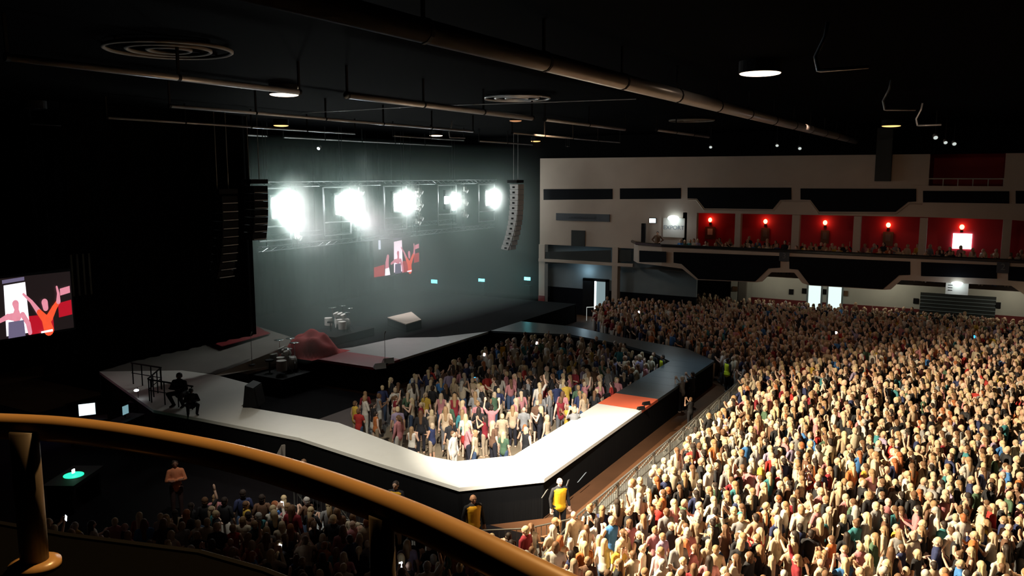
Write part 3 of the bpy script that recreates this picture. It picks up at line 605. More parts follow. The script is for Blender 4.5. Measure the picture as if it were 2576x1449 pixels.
# ------------------------------------------------------------------ video screens
def video_screen(loc, w, h, lab):
    e = empty('video_screen', loc, lab, 'video screen')
    bx(((-.1, 0, -.1), (w+.1, .25, h+.1))).build('frame', 'black', e)
    for k in (.15, .85): mb = MB(); mb.tube([(w*k, .1, h), (w*k, .1, 13.3-loc[2])], .015, 5); mb.build('hanging_cable', 'black', e)
    L = [0]
    def poly(name, m, pts):
        L[0] += 1; y = -.004*L[0]; mb = MB(); mb.slab([(u*w, y, v*h) for u, v in pts], (0, .003, 0)); return mb.build(name, m, e)
    def blob(name, m, path):
        L[0] += 1; y = -.004*L[0]; mb = MB()
        for (u, v, r) in path: mb.slab([(u*w+r*math.cos(q), y, v*h+r*1.15*math.sin(q)) for q in [2*math.pi*k/14 for k in range(14)]], (0, .003, 0))
        for (u, v, r), (u2, v2, r2) in zip(path, path[1:]):
            d = Vector(((u2-u)*w, 0, (v2-v)*h)); n = Vector((-d.z, 0, d.x)).normalized()
            A, B = Vector((u*w, y, v*h)), Vector((u2*w, y, v2*h)); mb.slab([A-n*r, B-n*r2, B+n*r2, A+n*r], (0, .003, 0))
        return mb.build(name, m, e)
    poly('picture', 'screen_dark', [(0, 0), (1, 0), (1, 1), (0, 1)])
    poly('picture', 'screen_red', [(0, 0), (.22, 0), (.22, .30), (0, .26)]); poly('picture', 'screen_red', [(.60, 0), (.82, 0), (.82, .3), (.6, .32)])
    poly('picture', 'screen_white', [(.42, .04), (.615, .04), (.605, .90), (.43, .88)])
    poly('picture', 'screen_grey', [(.42, .91), (.60, .93), (.60, .99), (.42, .97)])
    poly('picture', 'screen_blue', [(.10, .72), (.145, .72), (.145, .98), (.10, .98)])
    poly('picture', 'screen_red', [(.87, .22), (.99, .24), (.99, .50), (.87, .47)])
    blob('picture', 'screen_pink', [(.27, .12, .22), (.27, .34, .18), (.29, .50, .13)]); poly('picture', 'screen_white', [(.22, .0), (.33, 0), (.31, .2), (.23, .18)])
    blob('picture', 'screen_pink', [(.36, .30, .08), (.44, .36, .12), (.51, .34, .20), (.515, .46, .09), (.51, .56, .14)]); blob('picture', 'screen_pink', [(.56, .36, .11), (.60, .2, .1), (.61, .04, .09)])
    poly('picture', 'screen_grey', [(.43, 0), (.57, 0), (.565, .27), (.44, .27)])
    blob('picture', 'screen_pink', [(.58, .70, .05), (.64, .56, .07), (.70, .36, .12)]); blob('picture', 'screen_orange', [(.70, .36, .12), (.75, .22, .18), (.77, .03, .22)])
    blob('picture', 'screen_orange', [(.78, .24, .17), (.83, .40, .12), (.87, .50, .10)]); blob('picture', 'screen_pink', [(.87, .50, .10), (.875, .64, .06), (.865, .76, .04)])
    blob('picture', 'screen_pink', [(.755, .42, .12), (.75, .52, .14)]); poly('picture', 'screen_pink', [(.89, .60), (.98, .63), (.98, .75), (.89, .72)]); poly('picture', 'screen_white', [(.70, 0), (.80, 0), (.80, .04), (.70, .03)])
    return e
video_screen((17.05, 36.0, 3.55), 5.2, 2.6, 'bright video screen at the left showing figures with raised arms')
video_screen((43.75, 36.0, 3.55), 5.2, 2.6, 'smaller looking video screen in the stage haze below the light pods')
lamp('AREA', 'screen_glow', (20.5, 35.7, 4.6), (20.5, 20, 2), (1, .5, .6), 4, size=2.5)

# ------------------------------------------------------------------ lighting rig
def box_truss(mb, a, b, s=.3, seg=5, r=.03):
    a, b = Vector(a), Vector(b); t = (b-a).normalized(); u = Vector((0, 0, 1)) if abs(t.z) < .9 else Vector((0, 1, 0)); v = t.cross(u).normalized(); n = max(2, int((b-a).length/.6))
    c = [u*s/2+v*s/2, u*s/2-v*s/2, -u*s/2-v*s/2, -u*s/2+v*s/2]
    for k in c: mb.tube([a+k, b+k], r, seg)
    for i in range(n):
        p0 = a+(b-a)*i/n; p1 = a+(b-a)*(i+1)/n
        for k in range(4): mb.tube([p0+c[k], p1+c[(k+1) % 4]], r*.5, 4)
for (x0, x1, y, z, lab) in [(31.2, 56, 33.2, 10.0, 'upper lighting truss over the stage carrying the light pods'), (31.2, 56, 33.4, 6.55, 'lower lighting truss under the light pods'), (33, 54, 36.3, 6.9, 'rear truss above the video screen in the haze')]:
    e = empty('lighting_truss', (0, 0, 0), lab, 'truss', 'trusses over the stage'); mb = MB(); box_truss(mb, (x0, y, z), (x1, y, z), .26); mb.build('lattice', 'truss', e)
    for X in np.linspace(x0+.5, x1-.5, 5): mb = MB(); mb.tube([(X, y, z+.13), (X, y, 13.3)], .02, 5); mb.build('hanging_chain', 'black', e)
podx = [31.95, 36.9, 42.4, 48.3, 53.6]
labs = ['brightest strobe pod hanging at the edge of the black drape', 'second strobe pod, large white glare above the haze', 'middle strobe pod above the video screen', 'fourth strobe pod with lamps split in two', 'last strobe pod nearest the white speaker column']
for i, X in enumerate(podx):
    e = empty('strobe_pod', (X, 33.0, 0), labs[i], 'stage light', 'strobe pods on the lighting truss')
    mb = MB()
    for sx in (-1.15, 1.15): mb.tube([(sx, 0, 7.0), (sx, 0, 9.8)], .06, 6)
    for z in (7.0, 7.75, 9.8): mb.tube([(-1.15, 0, z), (1.15, 0, z)], .05, 6)
    mb.build('frame', 'truss', e)
    dx = .25
    bx(((-.62+dx, -.1, 8.1), (.62+dx, .1, 9.45))).build('housing', 'black', e)
    if i == 3: mb = bx(((-.75+dx, -.16, 8.5), (-.3+dx, -.1, 9.0)), ((.2+dx, -.16, 8.0), (.5+dx, -.1, 9.3)))
    else: mb = bx(((-.5+dx, -.16, 8.2), (.5+dx, -.1, 9.3)))
    mb.build('lamp_panel', 'strobe', e)
mhn = 0
where = ['between the first and second pods', 'between the second and middle pods', 'beside the middle pod', 'between the middle and fourth pods', 'between the fourth and last pods']
for ci, (X, Y, zs) in enumerate([(33.6, 33, (9.3, 8.2, 7.1)), (39.0, 33, (9.5, 8.6, 7.7)), (44.2, 32.6, (9.2, 8.3, 7.4)), (45.6, 33.4, (9.4, 8.5, 7.6)), (50.6, 33, (9.4, 8.5, 7.6))]):
    e = empty('hanging_ladder', (X, Y, 0), 'vertical truss ladder '+where[ci], 'truss', 'ladders under the lighting truss')
    mb = MB()
    for sx in (-.18, .18): mb.tube([(sx, .2, 6.5), (sx, .2, 10)], .03, 5)
    for k in range(9): mb.tube([(-.18, .2, 6.6+k*.4), (.18, .2, 6.6+k*.4)], .02, 5)
    mb.build('rungs', 'truss', e)
    for zi, z in enumerate(zs):
        lab = ['top', 'middle', 'bottom'][zi]+' moving light on the ladder '+where[ci]
        m_ = empty('moving_light', (X, Y, z), lab, 'stage light', 'moving lights on the ladders', .3)
        bx(((-.2, .05, .22), (.2, .3, .38))).build('base', 'black', m_)
        bx(((-.24, -.04, -.1), (-.19, .06, .25)), ((.19, -.04, -.1), (.24, .06, .25))).build('yoke', 'steel', m_)
        mb = MB(); mb.tube([(0, .15, .05), (0, .05, 0), (0, -.15, -.08), (0, -.2, -.1)], [.08, .15, .16, .15], 12); mb.build('head', 'steel', m_, True)
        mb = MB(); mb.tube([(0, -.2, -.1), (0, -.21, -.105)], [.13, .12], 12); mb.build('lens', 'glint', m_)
# beams of light through the haze
for (X, tgt, e_, c) in [(31.9, (37, 31.5, 3), 3800, 70), (37.1, (43, 31.5, 3), 6500, 64), (42.6, (45, 31, 1), 1700, 60), (48.3, (50, 30, 1), 900, 60), (53.6, (52, 28, 2), 900, 60)]:
    lamp('SPOT', 'strobe_beam', (X, 32.6, 8.8), tgt, (.86, 1.0, .97), e_, cone=c, blend=.9, soft=.3)
for X, e_ in ((32, 420), (37, 480), (42.5, 300), (48.2, 160), (53.6, 200)): lamp('POINT', 'strobe_glow', (X, 32.5, 8.9), None, (.85, 1, .95), e_, soft=.35)
# speaker columns
def array(x, y, z0, n, m, lab, lean):
    e = empty('line_array', (x, y, 0), lab, 'speaker column', 'hanging speaker columns')
    bx(((-.5, -.25, z0+.1), (.5, .5, z0+.3))).build('flying_frame', 'black', e)
    mb = MB(); mb.tube([(-.3, .1, z0+.3), (-.3, .1, 13.3)], .02, 5); mb.tube([(.3, .1, z0+.3), (.3, .1, 13.3)], .02, 5); mb.build('hoist_chain', 'steel', e)
    px, pz, ang = 0, z0, 0
    for k in range(n):
        ang = (k/n)**1.6*lean; c, s = math.cos(ang), math.sin(ang); h = .36
        mb = MB()
        P = [(-.42, -.3, 0), (-.42, .35, 0), (-.42, .3, -h+.03), (-.42, -.3, -h+.02)]
        mb.slab([(X_, y_*c-z_*s+px, pz+z_*c+y_*s*.3) for X_, y_, z_ in P], (.84, 0, 0)); b = mb.build('cabinet', 'black' if m == 'black' else 'array_white', e)  # light put into cabinet colour: lit column pale, dim columns black
        mb = MB(); mb.box((-.40, px-.33, pz-h+.05), (.40, px-.30, pz-h+.08) if m == 'black' else (.40, px-.305, pz-.02)); mb.build('lit_front_edge', 'array_white', b)  # pale strips on black columns are painted highlights
        mb = MB(); mb.box((-.45, px-.05, pz-h*.7), (-.42, px+.12, pz-h*.35)); mb.build('side_bracket', 'black', b)
        px += h*math.sin(ang); pz -= h*math.cos(ang)
    return e
array(50.0, 28.3, 9.85, 13, 'white', 'curved white speaker column hanging beside the beige wall', .5)
array(24.6, 28.3, 9.6, 10, 'black', 'black speaker column with thin painted highlights left of the haze', .45)
array(27.3, 29.3, 10.0, 7, 'black', 'black speaker column hanging just left of the brightest pod', .3)
# black drape hiding the side of the stage, rear drapes
def drape(x0, x1, y, z0, z1, lab, m='drape'):
    mb = MB(); n = int((x1-x0)*5); pts = [(x0+(x1-x0)*k/n, y+.09*math.sin(k*1.7)+.05*math.sin(k*.7)) for k in range(n+1)]
    fr = [(a, b, z0) for a, b in pts]; bt = [(a, b, z1) for a, b in pts]
    mb.add(fr+bt, [(k, k+1, k+n+2, k+n+1) for k in range(n)]); mb.add([(a, b+.06, c) for a, b, c in fr+bt], [(k+1, k, k+n+1, k+n+2) for k in range(n)])
    return tag(mb.build('stage_drape', m, None, True), lab, 'drape', 'black stage drapes')
drape(19.4, 28.75, 31.2, 2.6, 13.3, 'black drape hanging in front of the first strobe pod')
drape(24.5, 54.3, 42.5, 0, 12.5, 'wide dark drape across the rear of the stage')
drape(9, 16.5, 37, 0, 12.5, 'dark drape behind the left video screen')
for k in range(4):
    p = onY(182+k*15, 700, 31); mb = MB(); mb.tube([(p.x, 31, onY(190, 745, 31).z), (p.x, 31, onY(190, 640, 31).z)], .05, 5); tag(mb.build('hanging_rod', 'green_grey'), ['first', 'second', 'third', 'fourth'][k]+' faint upright rod counted from the left video screen', 'rod', 'faint upright rods by the left screen')
for (x0, y0, x1, y1, lab) in [(1230, 782, 1272, 781, 'thin pale lit rail low at the stage rear'), (1325, 779, 1345, 779, 'short pale rail beside the beige wall corner'), (1476, 773, 1530, 771, 'thin pale rail across the foot of the lit doorway')]:
    X = 53.8; a, b = onX(x0, y0, X), onX(x1, y1, X); mb = MB(); mb.tube([a, b], .03, 6); mb.tube([a, (a.x, a.y, 0)], .02, 5); mb.tube([b, (b.x, b.y, 0)], .02, 5); tag(mb.build('guard_rail', 'caught_light'), lab, 'rail')
for (x, lab) in [(1212, 'dark pillar under the middle exit sign'), (1327, 'dark pillar under the exit sign by the beige wall')]:
    p = onX(x, 740, XW-.1); struct('column_%d' % (20 if x == 1212 else 21), bx(((XW-.3, p.y-.3, 0), (XW+.2, p.y+.3, 2.1))), 'black_wall')
# haze hanging over the stage
hm = bpy.data.materials.new('haze'); hm.use_nodes = True; nt = hm.node_tree; nt.nodes.remove(nt.nodes['Principled BSDF'])
vs = nt.nodes.new('ShaderNodeVolumeScatter'); vs.inputs['Color'].default_value = (.74, .96, .90, 1); vs.inputs['Density'].default_value = .042; vs.inputs['Anisotropy'].default_value = .25
tcz = nt.nodes.new('ShaderNodeTexCoord'); sx = nt.nodes.new('ShaderNodeSeparateXYZ'); mrz = nt.nodes.new('ShaderNodeMapRange')
mrz.inputs[1].default_value = 7.2; mrz.inputs[2].default_value = 12.6; mrz.inputs[3].default_value = .046; mrz.inputs[4].default_value = .002; mrz.interpolation_type = 'SMOOTHSTEP'
nt.links.new(tcz.outputs['Object'], sx.inputs[0]); nt.links.new(sx.outputs['Z'], mrz.inputs[0]); nt.links.new(mrz.outputs[0], vs.inputs['Density'])
nt.links.new(vs.outputs[0], nt.nodes['Material Output'].inputs['Volume']); M['haze'] = hm
hz = bx(((28.8, 28.0, 1.4), (54.6, 42, 12.4))).build('haze', 'haze'); tag(hz, 'greenish white haze hanging over the stage under the strobe pods', 'haze', None, 'stuff')

for (c, r, dn, lab) in [((32.6, 32.0, 8.7), (1.3, .9, 1.7), .30, 'dense bright smoke puff around the brightest pod by the drape'), ((33.6, 31.6, 7.6), (1.9, 1.0, 1.5), .12, 'thin smoke drifting below the brightest pod'),
    ((37.4, 32.0, 8.8), (1.3, .9, 1.2), .34, 'dense bright smoke puff around the second pod'), ((38.4, 31.7, 7.9), (1.5, .9, 1.1), .30, 'bright smoke streaming down from the second pod'), ((39.8, 31.4, 6.9), (2.4, 1.1, 1.5), .10, 'thin smoke trail right below the second pod'),
    ((42.6, 32.1, 8.8), (1.1, .8, 1.1), .30, 'bright smoke puff around the middle pod'), ((48.4, 32.1, 8.7), (1.0, .8, 1.0), .15, 'faint smoke puff around the fourth pod'), ((53.4, 32.1, 8.8), (1.0, .8, 1.1), .28, 'bright smoke puff around the last pod')]:
    nm = 'smoke_%d' % int(dn*100)
    if nm not in M:
        sm = bpy.data.materials.new(nm); sm.use_nodes = True; nt = sm.node_tree; nt.nodes.remove(nt.nodes['Principled BSDF']); M[nm] = sm
        v_ = nt.nodes.new('ShaderNodeVolumeScatter'); v_.inputs['Color'].default_value = (.9, 1, .96, 1); v_.inputs['Anisotropy'].default_value = .2
        tc = nt.nodes.new('ShaderNodeTexCoord'); g = nt.nodes.new('ShaderNodeTexGradient'); g.gradient_type = 'QUADRATIC_SPHERE'; mu = nt.nodes.new('ShaderNodeMath'); mu.operation = 'MULTIPLY'; mu.inputs[1].default_value = dn*5
        nt.links.new(tc.outputs['Object'], g.inputs[0]); nt.links.new(g.outputs['Fac'], mu.inputs[0]); nt.links.new(mu.outputs[0], v_.inputs['Density']); nt.links.new(v_.outputs[0], nt.nodes['Material Output'].inputs['Volume'])
    mb = MB(); mb.ell((0, 0, 0), (1, 1, 1), 24, 16); o = mb.build('smoke', nm, None, True, c); o.scale = [q*1.35 for q in r]; tag(o, lab, 'smoke', None, 'stuff')

# ------------------------------------------------------------------ crowd barrier
bp = [(17.3, 17.5), (17.3, 15.9), (17.3, 14.3), (17.3, 12.7), (17.6, 11.2), (18.4, 10.1)]+[(19.6+1.6*k, 9.3) for k in range(12)]+[(38.6, 9.5), (40.2, 9.9), (41.6, 10.8), (42.8, 12), (43.8, 13.5), (44.6, 15.2), (45.4, 17), (46.2, 18.8)]
proto = None
for i, (a, b) in enumerate(zip(bp, bp[1:])):
    a = Vector((*a, 0)); b = Vector((*b, 0)); L = 1.55; d = (b-a)
    ORD = ['first', 'second', 'third', 'fourth', 'fifth', 'sixth', 'seventh', 'eighth', 'ninth', 'tenth', 'eleventh', 'twelfth', 'last']
    lab = ORD[i if i < 5 else i-5 if i < 18 else i-18]+' steel crowd barrier '+('from the dark crowd end, near catwalk bend' if i < 5 else 'from the pale-headed guard, along the catwalk front' if i < 18 else 'around the far catwalk corner, counted from the lime vest guard')
    if proto is None:
        e = empty('crowd_barrier', a, lab, 'barrier', 'crowd barriers left'); proto = e
        mb = MB(); mb.tube([(0, 0, .05), (0, 0, 1.1), (L, 0, 1.1), (L, 0, .05)], .03, 6); mb.tube([(0, 0, .6), (L, 0, .6)], .02, 6)
        mb.tube([(.05, .02, 1.05), (.05, .75, .05)], .025, 6); mb.tube([(L-.05, .02, 1.05), (L-.05, .75, .05)], .025, 6); mb.build('frame', 'steel', e)
        mb = MB()
        for k in range(9): mb.tube([(.12+k*.16, 0, .08), (.12+k*.16, 0, 1.08)], .009, 5)
        mb.build('uprights', 'steel', e); bx(((0, -.05, 0), (L, .8, .04))).build('foot_plate', 'steel', e)
    else: e = copy_tree(proto)
    e.location = a; e.rotation_euler = (0, 0, math.atan2(d.y, d.x)); e['label'] = lab
    e['group'] = 'crowd barriers '+('left' if i < 5 else 'front' if i < 18 else 'far corner')
    if i < 5: e.rotation_euler.z += 0; 
# ------------------------------------------------------------------ near handrail and parapet
ZR = 10.0
path = [onz(x, y, ZR) for x, y in [(-420, 1072), (-200, 1066), (0, 1072), (150, 1080), (300, 1098), (450, 1124), (600, 1156), (750, 1199), (900, 1252), (1050, 1312), (1200, 1382), (1350, 1458), (1550, 1560), (1900, 1760)]]
hr = empty('handrail', (0, 0, 0), 'curved orange-brown handrail close by, sweeping across the lower left', 'handrail')
fine = []
for i in range(len(path)-1):
    p0 = path[max(i-1, 0)]; p1 = path[i]; p2 = path[i+1]; p3 = path[min(i+2, len(path)-1)]
    for t in (0, .25, .5, .75):
        fine.append(.5*((2*p1)+(p2-p0)*t+(2*p0-5*p1+4*p2-p3)*t*t+(3*p1-p0-3*p2+p3)*t**3))
mb = MB(); mb.tube(fine+[path[-1]], .0255, 20); mb.build('rail', 'rail_paint', hr, True)
ZP = 9.715
for x, y in ((60, 1085), (960, 1296)):
    p = onz(x, y, ZR); mb = MB(); mb.cyl((p.x, p.y, ZP), (p.x, p.y, ZR), .026 if x == 60 else .019, 20); o = mb.build('post', 'post_paint', hr, True)
    mb = MB(); mb.tube([(p.x, p.y, ZP), (p.x, p.y, ZP+.012), (p.x, p.y, ZP+.018)], [.048, .048, .03], 24); mb.build('base_collar', 'rail_paint', o, True)
pe = [(.62, 3.6), (.86, 2.4), (1.0, 1.7), (1.09, 1.38), (1.10, 1.2), (1.08, .9), (1.0, .4), (.9, 0), (.8, -.6)]
mb = MB(); mb.slab([(x, y, ZP-.9) for x, y in pe]+[(.35, -.6, ZP-.9), (.35, 3.6, ZP-.9)], (0, 0, .9)); o = struct('parapet_wall', mb, 'parapet')
mb = MB(); mb.tube([(x, y, ZP) for x, y in pe], .008, 6); struct('trim_30', mb, 'black')

# ------------------------------------------------------------------ people
POSES = {
 'arms down': [((-.235, -.02, 1.11), (-.25, .05, .87), (0, .15, -1)), ((.235, -.02, 1.11), (.25, .05, .87), (0, .15, -1))],
 'clapping': [((-.25, .06, 1.13), (-.06, .30, 1.24), (.25, .5, .8)), ((.25, .06, 1.13), (.06, .30, 1.24), (-.25, .5, .8))],
 'one arm raised': [((-.235, -.02, 1.11), (-.25, .08, .88), (0, .15, -1)), ((.30, .06, 1.56), (.25, .12, 1.80), (-.1, .1, 1))],
 'both arms raised': [((-.31, .05, 1.55), (-.28, .12, 1.79), (.1, .1, 1)), ((.31, .05, 1.55), (.28, .12, 1.79), (-.1, .1, 1))],
 'holding a phone up': [((-.24, .16, 1.22), (-.07, .33, 1.46), (.3, .1, 1)), ((.24, .16, 1.22), (.07, .33, 1.46), (-.3, .1, 1))],
 'arms folded': [((-.245, .05, 1.12), (.06, .21, 1.14), (1, 0, .1)), ((.245, .05, 1.12), (-.06, .24, 1.17), (-1, 0, .1))],
 'hands on hips': [((-.36, -.06, 1.14), (-.19, .06, 1.00), (.6, .5, -.4)), ((.36, -.06, 1.14), (.19, .06, 1.00), (-.6, .5, -.4))],
}
STAND = dict(hip=[(-.09, 0, .90), (.09, 0, .90)], knee=[(-.10, .02, .49), (.10, .02, .49)], ankle=[(-.105, 0, .09), (.105, 0, .09)])
SH = [(-.165, 0, 1.365), (.165, 0, 1.365)]
def remesh(mb, vox, smooth=2):
    me = mb.mesh('tmp', 'skin'); o = bpy.data.objects.new('tmp', me); COL.objects.link(o)
    r = o.modifiers.new('r', 'REMESH'); r.mode = 'VOXEL'; r.voxel_size = vox
    s = o.modifiers.new('s', 'SMOOTH'); s.iterations = smooth; s.factor = .5
    dg = bpy.context.evaluated_depsgraph_get(); out = bpy.data.meshes.new_from_object(o.evaluated_get(dg))
    bpy.data.objects.remove(o); bpy.data.meshes.remove(me)
    out.polygons.foreach_set('use_smooth', [True]*len(out.polygons)); return out
def hand(mb, w, d, side, held=False):
    w = Vector(w); d = Vector(d).normalized(); up = Vector((0, 1, 0)) if abs(d.z) > .5 else Vector((0, 0, 1))
    a = d.cross(up).normalized(); n = a.cross(d).normalized(); p = w+d*.085
    mb.capsule(w, p-d*.01, .026, .030, 8, 2); mb.capsule(w+a*.018, p+a*.02, .02, .02, 8, 2); mb.capsule(w-a*.018, p-a*.02, .02, .02, 8, 2)
    for k, (L, o) in enumerate(zip((.062, .075, .07, .052), (-.036, -.012, .013, .036))):
        b = p+a*o; c = b+d*L*.55+n*.008; e = c+d*L*.4+n*(.022 if not held else .03); mb.capsule(b, c, .0115, .011, 6, 2); mb.capsule(c, e, .011, .009, 6, 2)
    s = side; b = w+d*.03+a*s*.03; c = b+a*s*.03+d*.028; mb.capsule(b, c, .014, .0125, 6, 2); mb.capsule(c, c+d*.028+n*.01, .0125, .0105, 6, 2)
def body_mesh(pose):
    mb = MB()
    mb.capsule((0, 0, 1.30), (0, 0, 1.32), .15, .15, 14, 4, sy=.66); mb.capsule((0, 0, 1.0), (0, 0, 1.25), .125, .14, 14, 4, sy=.68); mb.capsule((0, -.01, .93), (0, -.01, 1.0), .155, .13, 14, 4, sy=.74)
    mb.capsule((-.12, 0, 1.375), (.12, 0, 1.375), .055, .055, 10, 3); mb.capsule((0, -.005, 1.36), (0, .01, 1.50), .056, .05, 12, 3)
    mb.ell((0, .005, 1.575), (.074, .092, .098), 16, 10); mb.capsule((0, .03, 1.50), (0, .03, 1.545), .046, .066, 12, 3); mb.ell((0, .048, 1.478), (.026, .022, .02), 10, 6)
    mb.capsule((0, .085, 1.575), (0, .108, 1.545), .009, .015, 8, 2)
    for s in (-1, 1): mb.ell((s*.076, 0, 1.56), (.012, .02, .032), 8, 6); mb.capsule((s*.02, .088, 1.597), (s*.048, .080, 1.597), .008, .006, 6, 2)
    for i, (el, wr, hd) in enumerate(POSES[pose]):
        s = -1 if i == 0 else 1
        mb.capsule(SH[i], el, .050, .040, 12, 3); mb.capsule(el, wr, .039, .026, 12, 3); hand(mb, wr, hd, -1 if (pose != 'arms down' and pose != 'one arm raised') == (i == 0) else 1)
        h, k, a = STAND['hip'][i], STAND['knee'][i], STAND['ankle'][i]
        mb.capsule(h, k, .085, .055, 12, 3); mb.capsule(k, a, .052, .035, 12, 3); mb.capsule((a[0], a[1]-.03, .045), (a[0]*1.15, .15, .032), .042, .03, 8, 3)
    me = remesh(mb, .0125)
    mats = ['skin', 'eye', 'lip']; me.materials.clear(); [me.materials.append(M[m]) for m in mats]
    ex = MB()
    for s in (-1, 1): ex.ell((s*.031, .086, 1.578), (.012, .008, .007), 8, 5, 1)
    ex.ell((0, .094, 1.522), (.022, .008, .007), 8, 5, 2)
    import bmesh
    bm = bmesh.new(); bm.from_mesh(me); vs = [bm.verts.new(v) for v in ex.v]
    for f, mi in zip(ex.f, ex.m): ff = bm.faces.new([vs[i] for i in f]); ff.material_index = mi; ff.smooth = True
    bm.to_mesh(me); bm.free(); return me
def lerp(a, b, t): return Vector(a)+(Vector(b)-Vector(a))*t
def crouch_mesh():
    mb = MB()
    mb.capsule((-.10, -.12, .44), (.10, -.12, .44), .13, .13, 12, 3)
    for s in (-1, 1):
        mb.capsule((s*.10, -.12, .44), (s*.17, .26, .52), .10, .07, 12, 3); mb.capsule((s*.17, .26, .52), (s*.15, .06, .09), .068, .05, 12, 3); mb.capsule((s*.15, .02, .05), (s*.17, .2, .035), .045, .035, 8, 3)
    me = remesh(mb, .018); me.materials.clear(); me.materials.append(M['cloth']); return me
def top_mesh(pose, sleeve):
    mb = MB()
    mb.capsule((0, 0, 1.30), (0, 0, 1.32), .165, .162, 14, 4, sy=.70); mb.capsule((0, 0, 1.0), (0, 0, 1.25), .142, .156, 14, 4, sy=.74); mb.capsule((0, -.01, .90), (0, -.01, 1.0), .168, .148, 14, 4, sy=.78)
    mb.capsule((-.125, 0, 1.372), (.125, 0, 1.372), .064, .064, 10, 3); mb.capsule((0, 0, 1.38), (0, .0, 1.412), .06, .055, 10, 3)
    for i, (el, wr, hd) in enumerate(POSES[pose]):
        if sleeve == 'vest': continue
        mb.capsule(SH[i], el if sleeve == 'long' else lerp(SH[i], el, .55), .063, .052, 10, 3)
        if sleeve == 'long': mb.capsule(el, lerp(el, wr, .93), .051, .037, 10, 3)
    me = remesh(mb, .018); me.materials.clear(); me.materials.append(M['cloth']); return me
def low_mesh(kind):
    mb = MB(); mb.capsule((0, -.01, .90), (0, -.01, .97), .163, .145, 14, 4, sy=.80)
    if kind == 'skirt': mb.capsule((0, 0, .66), (0, 0, .92), .20, .155, 14, 3, sy=.85)
    else:
        for i in (0, 1):
            h, k, a = STAND['hip'][i], STAND['knee'][i], STAND['ankle'][i]
            mb.capsule(h, k, .100, .068, 12, 3)
            if kind == 'trousers': mb.capsule(k, a, .066, .052, 12, 3)
    me = remesh(mb, .02); me.materials.clear(); me.materials.append(M['cloth']); return me
def hair_mesh(kind):
    mb = MB(); mb.ell((0, -.014, 1.602), (.084, .094, .090), 14, 9); mb.ell((0, -.045, 1.555), (.076, .066, .08), 12, 8)
    if kind in ('long', 'straight'):
        mb.capsule((0, -.07, 1.58), (0, -.10, 1.30 if kind == 'long' else 1.20), .075, .06, 12, 3, sy=.55)
        for s in (-1, 1): mb.capsule((s*.066, -.02, 1.58), (s*.085, -.02, 1.36), .026, .030, 8, 3)
    if kind == 'bob':
        for s in (-1, 1): mb.capsule((s*.066, -.02, 1.58), (s*.072, -.01, 1.48), .03, .032, 8, 3)
        mb.capsule((0, -.06, 1.56), (0, -.06, 1.47), .07, .066, 12, 3, sy=.6)
    if kind == 'ponytail': mb.capsule((0, -.12, 1.63), (0, -.15, 1.60), .035, .04, 8, 3); mb.capsule((0, -.15, 1.60), (0, -.14, 1.38), .038, .018, 8, 3)
    if kind == 'bun': mb.ell((0, -.07, 1.70), (.05, .05, .045), 10, 7)
    me = remesh(mb, .014); me.materials.clear(); me.materials.append(M['hair']); return me
BODY = {p: body_mesh(p) for p in POSES}
TOP = {(p, s): top_mesh(p, s) for p in POSES for s in ('tee', 'long', 'vest')}
LOW = {k: low_mesh(k) for k in ('trousers', 'skirt', 'shorts')}
HAIR = {k: hair_mesh(k) for k in ('short', 'long', 'straight', 'bob', 'ponytail', 'bun')}
SKIN = [(.72, .48, .36), (.66, .42, .31), (.78, .55, .44), (.58, .35, .24), (.70, .46, .35), (.28, .15, .09)]
HC = {'blonde': (.64, .50, .30), 'fair': (.55, .42, .29), 'light brown': (.34, .21, .11), 'brown': (.16, .085, .045), 'dark': (.035, .024, .02), 'red': (.38, .13, .05), 'grey': (.48, .46, .43)}
TC = {'black': (.02, .02, .024), 'white': (.66, .62, .56), 'cream': (.56, .48, .36), 'pink': (.52, .22, .24), 'red': (.42, .035, .03), 'dark red': (.22, .02, .03), 'navy': (.03, .04, .11), 'blue': (.06, .20, .50),
      'grey': (.26, .26, .27), 'green': (.07, .13, .08), 'yellow': (.60, .40, .06), 'orange': (.50, .16, .05), 'teal': (.05, .22, .25), 'lilac': (.34, .28, .42), 'beige': (.50, .38, .26), 'brown': (.15, .08, .05)}
LC = {'dark': (.02, .02, .03), 'denim': (.05, .08, .15), 'grey': (.14, .14, .15), 'beige': (.36, .28, .2), 'white': (.6, .58, .54)}
GAR = {'tee': 'T-shirt', 'long': 'long-sleeved top', 'vest': 'sleeveless top'}
def person(x, y, z, rz, pose, hair, hc, sleeve, tc, low, lc, skin, scale, label, group=None, wide=1.0):
    b = bpy.data.objects.new('person', BODY[pose]); COL.objects.link(b); b.location = (x, y, z); b.rotation_euler.z = rz; b.scale = (scale*wide, scale*wide, scale); b.color = (*skin, 1)
    tag(b, label, 'person', group)
    def part(n, me, c): o = bpy.data.objects.new(n, me); COL.objects.link(o); o.parent = b; o.color = (*c, 1); return o
    part('top', TOP[(pose, sleeve)], tc); part({'trousers': 'trousers', 'skirt': 'skirt', 'shorts': 'shorts'}[low], LOW[low], lc)
    if hair != 'bald': part('hair', HAIR[hair], hc)
    return b
def vest(b, m, pose='arms down'):
    me = TOP[('arms down', 'vest')].copy(); me.materials.clear(); me.materials.append(M[m]); me.transform(Matrix.Translation((0, 0, -.02)) @ Matrix.Diagonal((1.16, 1.14, 1.0, 1)))
    o = bpy.data.objects.new('safety_vest', me); COL.objects.link(o); o.parent = b
def face(x, y, tx, ty): return math.atan2(ty-y, tx-x)-math.pi/2
K = (.02, .02, .025)
